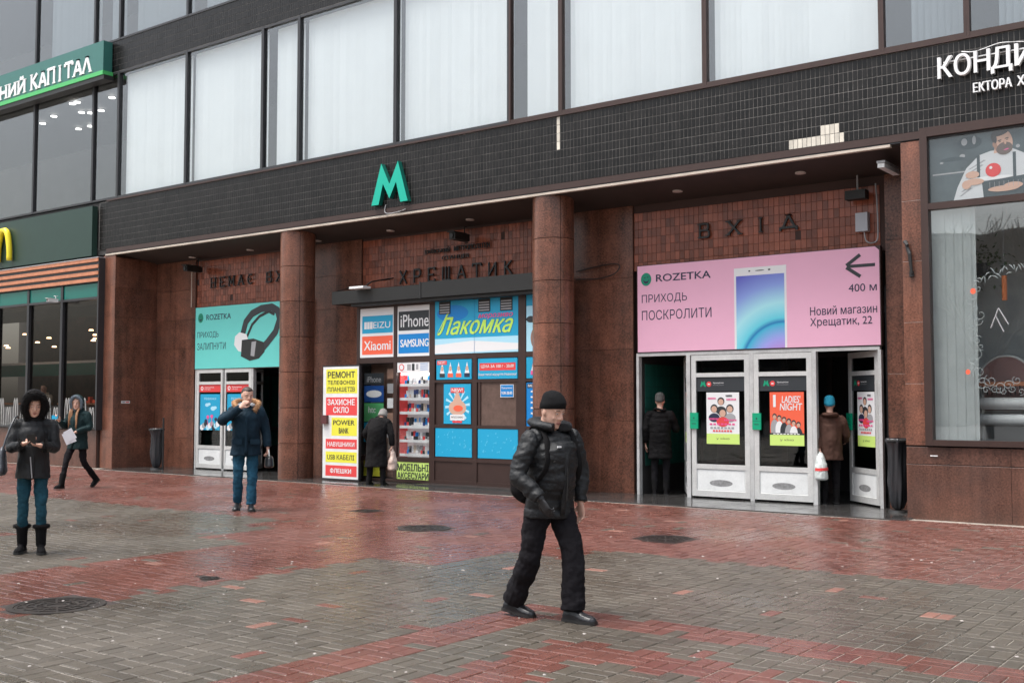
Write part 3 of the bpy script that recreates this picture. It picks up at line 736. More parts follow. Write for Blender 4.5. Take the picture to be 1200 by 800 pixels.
def loc_part(o, t):  # parts are modelled in world coordinates; shift them under a moved root
    o.parent = t; o.location = o.location-t.location; return o
g = G(); g.box(-9.97, -5.66, 1.085, 1.2, 2.485, 4.02); loc_part(g.build('panel', m_bronze, None), bb)
g = G(); y = 1.083; g.poly([(-9.955, 2.495), (-5.675, 2.495), (-5.675, 3.95), (-5.74, 4.01), (-9.955, 4.01)], y, m_pink)
phone_print(g, -8.10, 2.497, .92, 1.34, y-.002); smile(g, -9.78, 3.77, .105, .115, y-.002, m_greenink, m_navyink)
for a in (('ROZETKA', -9.58, -8.53, 3.715, 3.84, .03), ):
    merge(g, textmesh(a[0], a[1], a[2], a[3], a[4], y-.002, m_navyink, bold=a[5]))
for a in (('ПРИХОДЬ', -9.87, -8.98, 3.33, 3.50, 0), ('ПОСКРОЛИТИ', -9.87, -8.52, 3.05, 3.22, 0), ('400 м', -6.16, -5.72, 3.33, 3.45, .008), ('Новий магазин', -6.79, -5.72, 2.99, 3.13, .008), ('Хрещатик, 22', -6.79, -5.80, 2.79, 2.95, .008)):
    merge(g, textmesh(a[0], a[1], a[2], a[3], a[4], y-.002, m_navyink, bold=a[5]))
def stroke(g, a, b, w, y, m):
    A, B = Vector(a), Vector(b); n = (B-A).normalized(); n = Vector((-n.y, n.x))*w/2; g.poly([tuple(A-n), tuple(B-n), tuple(B+n), tuple(A+n)], y, m)
stroke(g, (-6.17, 3.73), (-5.74, 3.73), .05, y-.002, m_charcoal); stroke(g, (-6.19, 3.745), (-5.97, 3.90), .055, y-.003, m_charcoal); stroke(g, (-6.19, 3.715), (-5.97, 3.56), .055, y-.0035, m_charcoal)
loc_part(g.build('print', None, None), bb)
bb = thing('billboard', 'turquoise billboard showing black headphones above the left metro doors', 'billboard', (-20.3, 1.1, 2.42))
g = G(); g.box(-22.46, -18.42, 1.085, 1.2, 2.41, 3.93); loc_part(g.build('panel', m_bronze, None), bb)
g = G(); g.rect(-22.44, -18.44, 2.425, 3.915, y, m_teal); smile(g, -22.24, 3.66, .10, .115, y-.002, m_greenink, m_navyink)
for a in (('ROZETKA', -22.02, -21.1, 3.60, 3.73, .03), ('ПРИХОДЬ', -22.36, -21.55, 3.15, 3.32, 0), ('ЗАЛИПНУТИ', -22.36, -21.28, 2.88, 3.05, 0)): merge(g, textmesh(a[0], a[1], a[2], a[3], a[4], y-.002, m_navyink, bold=a[5]))
# headphones print
def band(pts, w, m, yy):
    for a in pts: g.ell(a[0], a[1], w/2, w/2, yy-.0004, m, 14)
    for a, b_1 in zip(pts, pts[1:]): stroke(g, a, b_1, w, yy, m)
hx = lambda px: -22.44+(px-229)/(327-229)*3.04*1.0
def hp(px, py): # rough unrolled position of the print
    f_ = (px-229)/97; return (-22.44+3.03*(f_*.93/(1-.07*f_)), 3.92-(py-(362-10*f_))/(71+5*f_)*1.49)
o_ = [hp(288, 390), hp(291, 377), hp(298, 367), hp(308, 361), hp(319, 359), hp(325, 363), hp(327, 373), hp(323, 388), hp(315, 400), hp(309, 408)]
band(o_, .17, m_charcoal, y-.004)
i_ = [hp(293, 393), hp(298, 380), hp(306, 370), hp(316, 364), hp(321, 367)]
band(i_, .07, m_black, y-.003)
g.poly([hp(284, 389), hp(292, 391), hp(297, 407), hp(296, 414), hp(283, 411), hp(278, 404), hp(279, 394)], y-.005, m_white)
g.poly([hp(287, 398), hp(300, 396), hp(311, 400), hp(312, 411), hp(306, 419), hp(296, 422), hp(286, 417)], y-.0065, m_black)
g.poly([hp(298, 400), hp(303, 399), hp(301, 417), hp(297, 416)], y-.0075, m_greyprint)
loc_part(g.build('print', None, None), bb)

# ================================================================ lettering on the facade
def sign(name, label, cat, loc): return thing(name, label, cat, loc)
t = sign('metro_sign', 'green letter M mounted on the black tiled band', 'sign', (-14.84, -.1, 5.5))
def mshape(y0, y1, ma, mb):
    X0, X1, A, B = -15.33, -14.36, 5.50, 6.31; w = X1-X0; h = B-A; u = lambda a, b_: (X0+a*w, A+b_*h)
    half = [u(0, 0), u(.21, 0), u(.335, .55), u(.5, .13), u(.5, .43), u(.27, 1)]
    g = G()
    outline = [u(0, 0), u(.20, 0), u(.32, .50), u(.5, .12), u(.68, .50), u(.80, 0), u(1, 0), u(.73, 1), u(.5, .47), u(.27, 1)]
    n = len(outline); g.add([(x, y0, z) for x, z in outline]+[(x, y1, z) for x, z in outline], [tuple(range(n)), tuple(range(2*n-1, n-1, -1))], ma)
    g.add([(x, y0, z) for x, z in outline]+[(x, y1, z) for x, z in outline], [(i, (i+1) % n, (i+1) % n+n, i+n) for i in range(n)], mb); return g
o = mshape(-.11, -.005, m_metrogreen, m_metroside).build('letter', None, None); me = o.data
bm = bmesh.new(); bm.from_mesh(me); bmesh.ops.triangulate(bm, faces=[f for f in bm.faces if len(f.verts) > 4]); bm.to_mesh(me); bm.free(); loc_part(o, t)
g = G(); g.tube([(-15.02, -.02, 5.5), (-15.03, -.04, 5.36), (-14.9, -.05, 5.31), (-14.6, -.04, 5.33), (-14.48, -.03, 5.36)], [.009]*5, 6, sub=4); loc_part(g.build('cable', m_greyprint, None), t)
t = sign('shop_lettering', 'large white letters КОНДИ on the tiles over the right shop', 'sign', (-3.8, -.1, 6.1))
for bd, x0, x1 in (('К', -4.41, -4.22), ('О', -4.19, -3.98), ('Н', -3.93, -3.73), ('Д', -3.71, -3.45), ('И', -3.41, -3.19)):
    loc_part(textmesh(bd, x0, x1, 6.10-(.055 if bd == 'Д' else 0), 6.40, -.11, m_white, depth=.06, bold=.022).build('letter', None, None), t)
g = G(); g.box(-4.35, -3.2, -.045, -.01, 6.33, 6.345); g.tube([(-4.1, -.06, 6.44), (-3.95, -.09, 6.40), (-3.8, -.08, 6.42), (-3.6, -.07, 6.46), (-3.3, -.07, 6.42)], [.006]*5, 6, sub=3, m=None); loc_part(g.build('cable', m_white, None), t)
t = sign('shop_lettering', 'small white letters ЕКТОРА ХІ under the larger shop name', 'sign', (-3.6, -.1, 5.83))
loc_part(textmesh('ЕКТОРА', -3.95, -3.46, 5.83, 5.965, -.10, m_white, depth=.05, bold=.035).build('word', None, None), t); loc_part(textmesh('ХІ', -3.39, -3.24, 5.83, 5.965, -.10, m_white, depth=.05, bold=.035).build('word', None, None), t)
t = sign('station_lettering', 'dark serif letters ВХІД on red tiles over the right entrance', 'sign', (-7.9, 1.2, 4.45))
for ch, x, w_ in (('В', -8.82, .26), ('Х', -8.29, .30), ('І', -7.77, .22), ('Д', -7.34, .34)):
    g = G(); serif(g, ch, x, 4.43, w_*.92, .23, 1.19, .03, m_black, .12); loc_part(g.build('letter', None, None), t)
t = sign('station_lettering', 'dark serif letters ХРЕЩАТИК on red tiles above the kiosk shutter', 'sign', (-14.3, 1.2, 4.1))
for k, ch in enumerate('ХРЕЩАТИК'):
    g = G(); serif(g, ch, -15.8+k*.395, 4.09, .24, .27, 1.19, .03, m_black, .12, serifs=False); loc_part(g.build('letter', None, None), t)
t = sign('station_lettering', 'two small dark lines of lettering above the word ХРЕЩАТИК', 'sign', (-14.2, 1.2, 4.6))
loc_part(textmesh('КИЇВСЬКИЙ', -15.07, -14.42, 4.66, 4.76, 1.20, m_black, depth=.02, bold=.01).build('word', None, None), t); loc_part(textmesh('МЕТРОПОЛІТЕН', -14.30, -13.38, 4.66, 4.76, 1.20, m_black, depth=.02, bold=.01).build('word', None, None), t)
loc_part(textmesh('СТАНЦІЯ', -14.62, -13.92, 4.49, 4.58, 1.20, m_black, depth=.02, bold=.01).build('word', None, None), t)
t = sign('station_lettering', 'dark letters НЕМАЄ ВХОДУ on red tiles over the left entrance', 'sign', (-20.7, 1.2, 4.4))
for k, ch in enumerate('НЕМАЄ ВХОДУ'):
    if ch == ' ': continue
    g = G(); serif(g, ch, -22.05+k*.345-(.03 if k > 5 else 0), 4.40, .22, .23, 1.19, .03, m_black, .11); loc_part(g.build('letter', None, None), t)
# green bank sign
t = sign('bank_sign', 'long green sign with white serif letters НИЙ КАПІТАЛ at the upper left', 'sign', (-28, -.2, 9.7))
g = G(); g.box(-33, -24.47, -.28, -.03, 9.86, 10.62); loc_part(g.build('panel', m_bankgreen, None), t)
g = G(); g.box(-33, -24.44, -.31, -.02, 9.755, 9.858); loc_part(g.build('green_trim', m_brightgreen, None), t)
g = G(); g.box(-33, -24.42, -.29, -.02, 9.64, 9.753); loc_part(g.build('underside', m_black, None), t)
g = serif_text('НИЙ', -29.47, -28.05, 9.93, 10.28, -.30, .02, m_white, .2, gap=.08); loc_part(g.build('word', None, None), t); loc_part(serif_text('КАПІТАЛ', -27.85, -24.97, 9.93, 10.33, -.30, .02, m_white, .2, gap=.04).build('word', None, None), t)

# ================================================================ kiosk in the middle bay
kx = thing('kiosk', 'brown framed kiosk front with blue ice cream posters and a lit phone case showcase', 'kiosk', (-14.3, .7, 0))
def K(o): return loc_part(o, kx)
Y = .70
g = G()
for x0, x1 in ((-16.52, -16.44), (-15.47, -15.38), (-14.50, -14.36), (-13.40, -13.29), (-12.30, -12.13), (-11.62, -11.55)): g.box(x0, x1, Y, Y+.08, .02, 3.66)
for x0, x1 in ((-16.44, -15.47), (-15.38, -14.50)):
    for z0, z1 in ((.02, .07), (.43, .52), (2.42, 2.53), (3.57, 3.66)): g.box(x0, x1, Y+.003, Y+.08, z0, z1)
for x0, x1 in ((-14.36, -13.40), (-13.29, -12.30), (-12.13, -11.62)):
    for z0, z1 in ((.02, .10), (.47, .55), (1.12, 1.18), (2.0, 2.05), (2.46, 2.55), (3.60, 3.66)): g.box(x0, x1, Y+.003, Y+.08, z0, z1)
K(g.build('frame', m_bronze, None))
for x0, x1 in ((-14.36, -13.40), (-13.29, -12.30), (-12.13, -11.62)): g = G(); g.box(x0, x1, Y+.02, Y+.05, .10, .47); K(g.build('lower_panel', m_bronze, None))
g = G(); g.box(-14.36, -13.40, Y+.03, Y+.05, 1.18, 2.0); K(g.build('backing_panel', m_bronze, None))
g = G(); g.box(-16.52, -16.49, Y+.08, 1.24, 0, 3.66); g.box(-16.49, -11.5, 1.18, 1.24, 0, 3.8); g.box(-14.46, -14.43, Y+.08, 1.18, 0, 3.66); K(g.build('shell', m_darkwall, None))
# shutter box
g = G(); g.box(-16.98, -14.53, .42, .98, 3.66, 3.93); K(g.build('shutter_box', m_gunmetal, None))
g = G(); g.box(-14.52, -11.4, .42, .98, 3.665, 3.97); K(g.build('shutter_box', m_gunmetal, None))
g = G()
for x in (-14.5,): g.box(x-.02, x+.02, .41, .42, 3.65, 3.98)
g.box(-16.5, -11.4, .5, .69, 3.60, 3.66); K(g.build('shutter_rail', m_black, None))
def board(x0, x1, z0, z1, m, prints=(), name='sign_board', y=Y+.01):
    g = G(); g.box(x0, x1, y, y+.03, z0, z1, m)
    for p in prints: p(g, y-.0015)
    return K(g.build(name, None, None))
T = lambda bd, x0, x1, z0, z1, m, **k: (lambda g, y: merge(g, textmesh(bd, x0, x1, z0, z1, y-.002, m, **k)))
Rr = lambda x0, x1, z0, z1, m, e=0: (lambda g, y: g.rect(x0, x1, z0, z1, y-e, m))
El = lambda cx, cz, rx, rz, m, e=.001: (lambda g, y: g.ell(cx, cz, rx, rz, y-e, m))
board(-16.43, -15.48, 2.54, 3.56, m_white, [Rr(-16.37, -15.50, 3.04, 3.40, m_cyan), Rr(-16.37, -15.50, 2.60, 2.98, m_orange), T('EIZU', -16.05, -15.57, 3.14, 3.27, m_white, bold=.01), Rr(-16.31, -16.07, 3.13, 3.28, m_white, .002), Rr(-16.235, -16.225, 3.13, 3.28, m_cyan, .003), Rr(-16.155, -16.145, 3.13, 3.28, m_cyan, .003), T('Xiaomi', -16.31, -15.56, 2.69, 2.88, m_white, bold=.025)])
board(-15.37, -14.51, 2.54, 3.56, m_white, [Rr(-15.34, -14.52, 3.06, 3.45, m_charcoal), Rr(-15.34, -14.52, 2.60, 2.99, m_blue), T('iPhone', -15.28, -14.53, 3.13, 3.38, m_white, bold=.012), T('SAMSUNG', -15.28, -14.53, 2.73, 2.88, m_white, bold=.04)])
m_navyblue = M('mid_blue_print', (.0, .16, .42), .5); m_script = M('yellow_green_print', (.55, .85, .12), .5)
# big ice cream board
def lak(g, y):
    g.rect(-14.35, -12.30, 2.86, 3.59, y, m_cyan); g.rect(-14.35, -12.30, 2.56, 2.86, y, m_sky); g.poly([(-14.35, 2.74), (-13.4, 2.80), (-12.3, 2.72), (-12.3, 2.60), (-14.35, 2.57)], y-.001, m_white)
    g.ell(-13.9, 3.35, .4, .16, y-.001, m_blue); 
    merge(g, textmesh('Лакомка', -14.28, -12.42, 2.93, 3.27, y-.002, m_navyblue, bold=.07, shear=.45)); merge(g, textmesh('Лакомка', -14.28, -12.42, 2.93, 3.27, y-.004, m_script, bold=.03, shear=.45)); g.poly([(-14.30, 2.95), (-14.26, 2.99), (-13.98, 3.36), (-14.02, 3.37)], y-.0055, m_script)
    merge(g, textmesh('морозиво', -13.25, -12.42, 3.20, 3.30, y-.006, m_pinkink, bold=.03, shear=.3))
    for x in (-14.24, -13.25, -12.72): g.rect(x, x+.29, 3.34, 3.59, y-.0075, m_gunmetal); [g.rect(x+.02, x+.27, 3.36+k*.05, 3.365+k*.05+.02, y-.0085, m_greyprint) for k in range(4)]
board(-14.36, -13.345, 2.555, 3.60, m_cyan, []); board(-13.335, -12.30, 2.555, 3.60, m_cyan, [])
g = G(); lak(g, Y-.003); g.rect(-13.347, -13.341, 2.56, 3.59, Y-.013, m_navyblue); K(g.build('print', None, None))
board(-12.12, -11.62, 2.555, 3.60, m_sky, [El(-12.02, 3.15, .10, .06, m_charcoal), El(-11.9, 2.8, .12, .2, m_brownprint), Rr(-12.12, -11.62, 3.4, 3.6, m_cyan)])
def cone(g, x, z, s, y, c): g.poly([(x-s*.4, z), (x+s*.4, z), (x+s*.25, z+s*.5), (x, z+s*1.5), (x-s*.25, z+s*.5)], y, c); g.rect(x-s*.42, x+s*.42, z-s*.35, z+.02, y-.001, (m_charcoal, m_orange, m_navyink, m_pinkink)[int(abs(x*17)) % 4]); g.ell(x, z+s*.7, s*.22, s*.3, y-.0015, m_skinprint)
def p1(g, y):
    for k in range(4): cone(g, -14.17+k*.21, 2.16, .16, y, m_white)
    g.rect(-14.30, -14.05, 2.35, 2.43, y-.001, m_red); merge(g, textmesh('NEW!', -14.27, -14.09, 2.365, 2.42, y-.003, m_white))
board(-14.32, -13.43, 2.06, 2.45, m_cyan, [p1])
board(-13.27, -12.33, 2.06, 2.45, m_cyan, [Rr(-13.23, -12.37, 2.22, 2.36, m_red), T('ЦІНА ЗА 100 г - 20,00', -13.19, -12.41, 2.26, 2.33, m_white, bold=.02), T('Ваші теплі відчуття Новинка!', -13.25, -12.35, 2.11, 2.17, m_white, bold=.02)])
board(-12.12, -11.62, 2.06, 2.45, m_cyan, [lambda g, y: cone(g, -11.95, 2.18, .16, y, m_white)])
def p2(g, y):
    x, z = -13.78, 1.30
    for k in range(14):
        a = rad(k*360/14); a2 = a+.16; g.poly([(x, z+.25), (x+.31*math.cos(a), z+.25+.38*math.sin(a)*.9), (x+.31*math.cos(a2), z+.25+.38*math.sin(a2)*.9)], y, m_sky)
    g.rect(x-.17, x+.17, 1.80, 1.90, y-.002, m_red); merge(g, textmesh('NEW!', x-.14, x+.14, 1.82, 1.885, y-.004, m_white, bold=.03))
    g.ell(x, z+.21, .22, .15, y-.002, m_skinprint); g.poly([(x-.14, z+.28), (x+.14, z+.28), (x, z+.56)], y-.003, m_skinprint); g.ell(x+.02, z+.2, .12, .06, y-.004, m_orange)
    g.rect(x-.18, x+.18, z-.03, z+.08, y-.004, m_white); merge(g, textmesh('морозиво', x-.15, x+.15, z, z+.05, y-.006, m_charcoal)); g.rect(x-.12, x+.12, z-.08, z-.04, y-.004, m_red)
board(-14.13, -13.45, 1.20, 1.97, m_cyan, [p2], y=Y+.012)
# service window
g = G(); g.box(-13.27, -13.21, Y+.01, Y+.06, 1.18, 2.0); g.box(-12.36, -12.30, Y+.01, Y+.06, 1.18, 2.0); K(g.build('service_window', m_bronze, None))
g = G(); g.box(-13.21, -12.36, Y+.03, Y+.04, 1.18, 2.0); K(g.build('pane', M('brown_film', (.13, .085, .07), .25, var=.3, vs=9), None))
board(-12.73, -12.42, 1.71, 1.95, m_white, [Rr(-12.72, -12.43, 1.72, 1.94, m_blue), T('Працюємо', -12.70, -12.45, 1.86, 1.905, m_white, bold=.02), T('9.00-20.00', -12.70, -12.45, 1.765, 1.82, m_white, bold=.04)], y=Y+.012)
board(-12.12, -11.62, 1.18, 1.98, m_blue, [Rr(-12.1, -11.62, 1.88, 1.96, m_navyink), T('МЕНЮ', -12.08, -11.85, 1.9, 1.945, m_white, bold=.03)]+[Rr(-12.02, -11.7, 1.30+k*.1, 1.33+k*.1, m_white, .001) for k in range(6)], y=Y+.012)
m_lightcyan = M('light_cyan_print', (.08, .50, .72), .5)
def specks(x0, x1, z0, z1):
    def f(g, y):
        for _ in range(26):
            a = R_.uniform(x0+.05, x1-.05); c = R_.uniform(z0+.05, z1-.05); g.poly([(a, c), (a+.03, c+R_.uniform(-.03, .03)), (a+.035, c+.03), (a+.01, c+.025)], y, m_lightcyan)
    return f
board(-14.34, -13.42, .56, 1.115, m_cyan, [specks(-14.34, -13.42, .56, 1.1)]); board(-13.27, -12.32, .56, 1.115, m_cyan, [specks(-13.27, -12.32, .56, 1.1)]); board(-12.12, -11.62, .56, 1.115, m_cyan, [])
# lit showcase of phone cases
g = G(); g.box(-15.37, -14.51, 1.0, 1.02, .5, 2.42, m_white); g.box(-15.37, -15.345, Y+.08, 1.0, .5, 2.42, m_red); g.box(-14.53, -14.505, Y+.08, 1.0, .5, 2.42, m_red)
sc_ = K(g.build('showcase', None, None))
case_m = [m_charcoal, m_white, m_greyprint, m_blue, m_red, M('beige_case', (.6, .5, .4), .5), M('dark_blue_case', (.03, .06, .2), .4), m_greyprint, m_charcoal, m_white]
for k in range(6):
    z = .56+k*.28
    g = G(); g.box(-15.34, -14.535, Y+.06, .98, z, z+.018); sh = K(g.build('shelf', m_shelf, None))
    g = G()
    g.box(-15.34, -14.535, Y+.058, Y+.062, z-.025, z+.03)
    sp = g.build('price_strip', m_white, None); sp.parent = sh
    g = G()
    x = -15.24
    while x < -14.58:
        m = R_.choice(case_m); g.box(x, x+.055, Y+.17+R_.uniform(-.03, .03), Y+.182, z+.05, z+.05+R_.uniform(.12, .15), m, rz=R_.uniform(-.2, .2)); 
        if R_.random() < .7: g.box(x+.01, x+.06, Y+.08, Y+.09, z+.03, z+.10, R_.choice(case_m), rz=R_.uniform(-.3, .3))
        x += .062
    g.build('phone_case', None, sh, kind='stuff')
board(-15.37, -14.51, 2.22, 2.42, m_white, [El(-15.25, 2.32, .07, .07, m_red), El(-15.25, 2.32, .05, .05, m_white, .002), Rr(-15.1, -15.0, 2.26, 2.38, m_greyprint), Rr(-14.97, -14.9, 2.25, 2.39, m_charcoal), Rr(-14.86, -14.80, 2.27, 2.38, m_greyprint)]+[Rr(-14.75, -14.54, 2.26+q*.04, 2.27+q*.04, m_blue) for q in range(4)])
g = G(); g.box(-15.34, -14.53, Y+.10, Y+.14, 2.17, 2.2); K(g.build('strip_light', M('shelf_light', (1, .98, .95), .5, emit=9), None))
g = G(); g.box(-15.38, -14.50, Y+.035, Y+.04, .52, 2.22); K(g.build('pane', m_glass, None))
board(-15.37, -14.51, .08, .425, m_lime, [T('МОБІЛЬНІ', -15.35, -14.52, .25, .39, m_charcoal, bold=.03), T('АКСЕСУАРИ', -15.35, -14.52, .09, .22, m_charcoal, bold=.03)])
# left doorway with brand stickers behind glass
g = G(); g.box(-16.44, -15.47, Y+.05, Y+.055, .07, 2.42); K(g.build('pane', m_glass, None))
def stk(g, y):
    g.rect(-16.38, -15.82, 1.98, 2.22, y, m_charcoal); merge(g, textmesh('iPhone', -16.3, -15.9, 2.03, 2.15, y-.001, m_greyprint, bold=.02))
    g.rect(-16.38, -15.82, 1.62, 1.96, y, M('deep_blue_print', (.01, .07, .28), .5)); g.ell(-16.1, 1.79, .22, .075, y-.001, m_white, 24)
    g.rect(-16.38, -15.82, 1.22, 1.6, y, M('leaf_green_print', (.10, .42, .16), .5)); merge(g, textmesh('htc', -16.25, -16.05, 1.4, 1.53, y-.001, m_white, bold=.03))
    g.rect(-16.38, -15.82, .8, 1.2, y, m_cyan); g.rect(-16.38, -15.9, .1, .42, y, m_yellow); merge(g, textmesh('РЕМОНТ', -16.32, -15.95, .3, .38, y-.001, m_charcoal))
    for k in range(5): g.rect(-15.72, -15.5, .9+k*.3, 1.1+k*.3, y, (m_greyprint, m_brownprint, m_white)[k % 3])
g = G(); stk(g, Y+.09); K(g.build('stickers', None, None))
g = G(); g.box(-16.44, -15.47, 1.05, 1.08, .07, 2.42); K(g.build('curtain', m_brownprint, None))
# granite step of the kiosk
g = G(); g.box(-14.52, -11.3, .3, .7, .012, .035); K(g.build('step', m_slab, None))
# repair sign standing beside the kiosk (its opened shutter door)
bs = thing('sign_panel', 'tall light panel with stacked yellow and red repair adverts left of the kiosk', 'sign', (-16.6, .32, 0), rz=0)
g = G(); g.box(-17.14, -16.06, .33, .39, .02, 2.38); loc_part(g.build('frame', m_dkframe, None), bs)
g = G(); y = .326; W = m_alu
g.box(-17.12, -16.08, .327, .3295, .05, 2.35, m_kick)
for z0, z1, x0, mm, lines in ((1.80, 2.30, -17.03, m_yellow, (('РЕМОНТ', 2.12, 2.25, .04), ('ТЕЛЕФОНІВ', 1.98, 2.07, .02), ('ПЛАНШЕТІВ', 1.84, 1.93, .02))), (1.35, 1.72, -17.03, m_red, (('ЗАХИСНЕ', 1.56, 1.68, .04), ('СКЛО', 1.40, 1.52, .04))),
                          (.93, 1.30, -16.86, m_yellow, (('POWER', 1.15, 1.25, .03), ('BANK', .98, 1.09, .03))), (.66, .86, -17.03, m_red, (('НАВУШНИКИ', .71, .80, .03),)), (.38, .60, -17.03, m_yellow, (('USB КАБЕЛІ', .44, .54, .02),)), (.10, .32, -17.03, m_red, (('ФЛЕШКИ', .16, .26, .04),))):
    g.rect(x0, -16.12, z0, z1, y, mm)
    for tx, a, b_1, bo in lines:
        sh_ = .22 if tx in ('СКЛО', 'BANK') else (.14 if tx == 'ФЛЕШКИ' else .05); merge(g, textmesh(tx, x0+sh_, -16.14-sh_, a, b_1, y-.002, m_charcoal if mm is m_yellow else m_white, bold=bo))
loc_part(g.build('advert', None, None), bs)
g = G(); g.box(-17.11, -16.95, .26, .325, 1.17, 1.35); loc_part(g.build('lock_box', M('brown_box', (.10, .03, .03), .5), None), bs)

# ================================================================ restaurant front at the left
m_rglass = glass('restaurant_glass', (.72, .70, .68), .8)
rs = thing('restaurant_front', 'dark glazed restaurant front with orange slats and green fascia at the left', 'shopfront', (-28, -.1, 0))
def S(o): return loc_part(o, rs)
g = G(); g.box(-34, -25.02, -.15, 0.0, 5.28, 6.54); S(g.build('fascia_panel', m_dgreen, None))
for k in range(4):
    z = 5.20-k*.165; g = G(); g.box(-34, -24.66, -.19, -.15, z-.085, z); S(g.build('slat', m_slat, None))
g = G(); g.box(-34, -24.70, -.148, .1, 4.60, 5.22); S(g.build('slat_backing', m_dkframe, None))
g = G(); g.box(-34, -24.64, -.2, .05, 5.203, 5.225); S(g.build('flashing', m_greyprint, None))
mx = [-34, -32.6, -31.1, -29.55, -27.95, -26.33, -24.68]
for i, (a, c) in enumerate(zip(mx, mx[1:])):
    g = G(); q = .05; g.box(a+.001, a+q, -.15, 0, .95, 4.58); g.box(c-q, c-.001, -.15, 0, .95, 4.58); g.box(a+q, c-q, -.148, 0, .95, 1.0); g.box(a+q, c-q, -.148, 0, 4.18, 4.24)
    f = S(g.build('window', m_dkframe, None))
    g = G(); g.box(a+q, c-q, -.08, -.07, 1.0, 4.18); o = g.build('pane', m_rglass, None); o.parent = f; 
    g = G(); g.box(a+q, c-q, -.12, -.07, 4.24, 4.58); o = g.build('transom_panel', m_tealpanel, None); o.parent = f
    g = G()  # white arches printed along the foot of the glass
    for k in range(4):
        x = a+.14+k*.36
        if x+.26 > c: break
        hh = (.72, .48)[k % 2]
        for s_ in (0, 1):
            cx = x+.06+s_*.115
            g.tube([(cx-.055, -.075, 1.0), (cx-.05, -.075, 1.0+hh*.6), (cx-.02, -.075, 1.0+hh*.93), (cx, -.075, 1.0+hh), (cx+.02, -.075, 1.0+hh*.93), (cx+.05, -.075, 1.0+hh*.6), (cx+.055, -.075, 1.0)], [.016]*7, 5, ref=(0, 1, 0))
    o = g.build('arch_transfer', M('arch_print', (.38, .38, .37), .6), None); o.parent = f
g = G(); g.box(-24.68, -24.64, -.17, .03, .93, 5.2); S(g.build('side_frame', m_dkframe, None))
m_rest = M('restaurant_brick', (.07, .035, .022), .7, var=1.0, vs=2.5)
# interior
g = G(); g.box(-34, -24.8, 3.2, 3.3, 0, 4.4, m_rest); g.box(-24.78, -24.74, .02, 3.3, 0, 4.6, m_darkwall); g.box(-34, -24.8, .0, 3.2, .82, .9, m_darkwall); g.box(-34, -24.8, 0, 3.2, 4.3, 4.4, m_darkwall)
g.box(-34, -24.85, 2.2, 2.25, 2.4, 2.75, m_tealpanel); g.box(-34, -24.85, 2.19, 2.2, 2.75, 2.82, m_white)
S(g.build('interior', None, None))
g = G()
for _ in range(12): x = R_.uniform(-33, -25); yv = R_.uniform(.9, 2.1); zz = R_.uniform(3.0, 3.7); g.tube([(x, yv, zz), (x, yv, zz+.04)], [.07, .05], 12)
S(g.build('pendant_lamp', M('warm_lamp', (1, .62, .35), .5, emit=5), None, kind='stuff'))
g = G(); g.box(-27.2, -25.0, .3, .9, 1.55, 1.6); g.box(-26.2, -26.1, .55, .65, .9, 1.55); g.box(-30.2, -28.4, .3, .9, 1.55, 1.6); g.box(-29.35, -29.25, .55, .65, .9, 1.55)
ct = g.build('counter', M('counter_wood', (.35, .16, .09), .4), None); S(ct)
g = G()
for k in range(9): x = -26.9+k*.2+R_.uniform(-.04, .04); g.box(x, x+R_.uniform(.06, .14), .4, .5, 1.60, 1.62+R_.uniform(.03, .14), R_.choice([m_white, m_white, m_orange, m_slat]))
S(g.build('food_wrapper', None, None, kind='stuff'))
# yellow arches sign
ar = thing('arches_sign', 'yellow double-arch letter m on the dark green fascia at the left edge', 'sign', (-29.4, -.2, 5.45))
g = G()
for s_ in (0, 1):
    cx = -29.72+s_*.62
    g.tube([(cx-.30, -.24, 5.45), (cx-.285, -.24, 5.78), (cx-.20, -.24, 6.12), (cx-.10, -.24, 6.27), (cx, -.24, 6.29), (cx+.10, -.24, 6.27), (cx+.20, -.24, 6.12), (cx+.285, -.24, 5.78), (cx+.30, -.24, 5.45)], [(.08, .07), (.08, .07), (.085, .07), (.09, .07), (.08, .07), (.09, .07), (.085, .07), (.08, .07), (.08, .07)], 8, ref=(0, 1, 0), sub=3)
loc_part(g.build('letter', m_archyellow, None, smooth=True), ar)
def camera_box(x, y, z, s, label, drop=.2, mat_=None):
    t = thing('security_camera', label, 'camera', (x, y, z)); mat_ = mat_ or m_white
    g = G(); g.box(-.05*s, .05*s, -.22*s, .08*s, -.045*s, .045*s); g.box(-.06*s, .06*s, -.26*s, .02*s, .045*s, .055*s); g.build('housing', mat_, t)
    g = G(); g.tube([(0, -.225*s, 0), (0, -.24*s, 0)], [.03*s]*2, 12, ref=(1, 0, 0)); g.build('lens', m_black, t)
    g = G(); g.tube([(0, .03*s, .04*s), (0, .03*s, drop)], [.012]*2, 8); g.box(-.04, .04, -.01, .07, drop-.01, drop); g.build('bracket', mat_, t)
camera_box(-26.40, -.3, 4.22, .9, 'small white security camera on the restaurant glazing', .12)
camera_box(-22.32, 1.0, 4.85, 1.5, 'grey security camera hanging left of the ВХОДУ lettering wall', .28, m_gunmetal)
camera_box(-13.85, .95, 4.86, 1.5, 'dark security camera hanging over the kiosk lettering', .22, m_gunmetal)

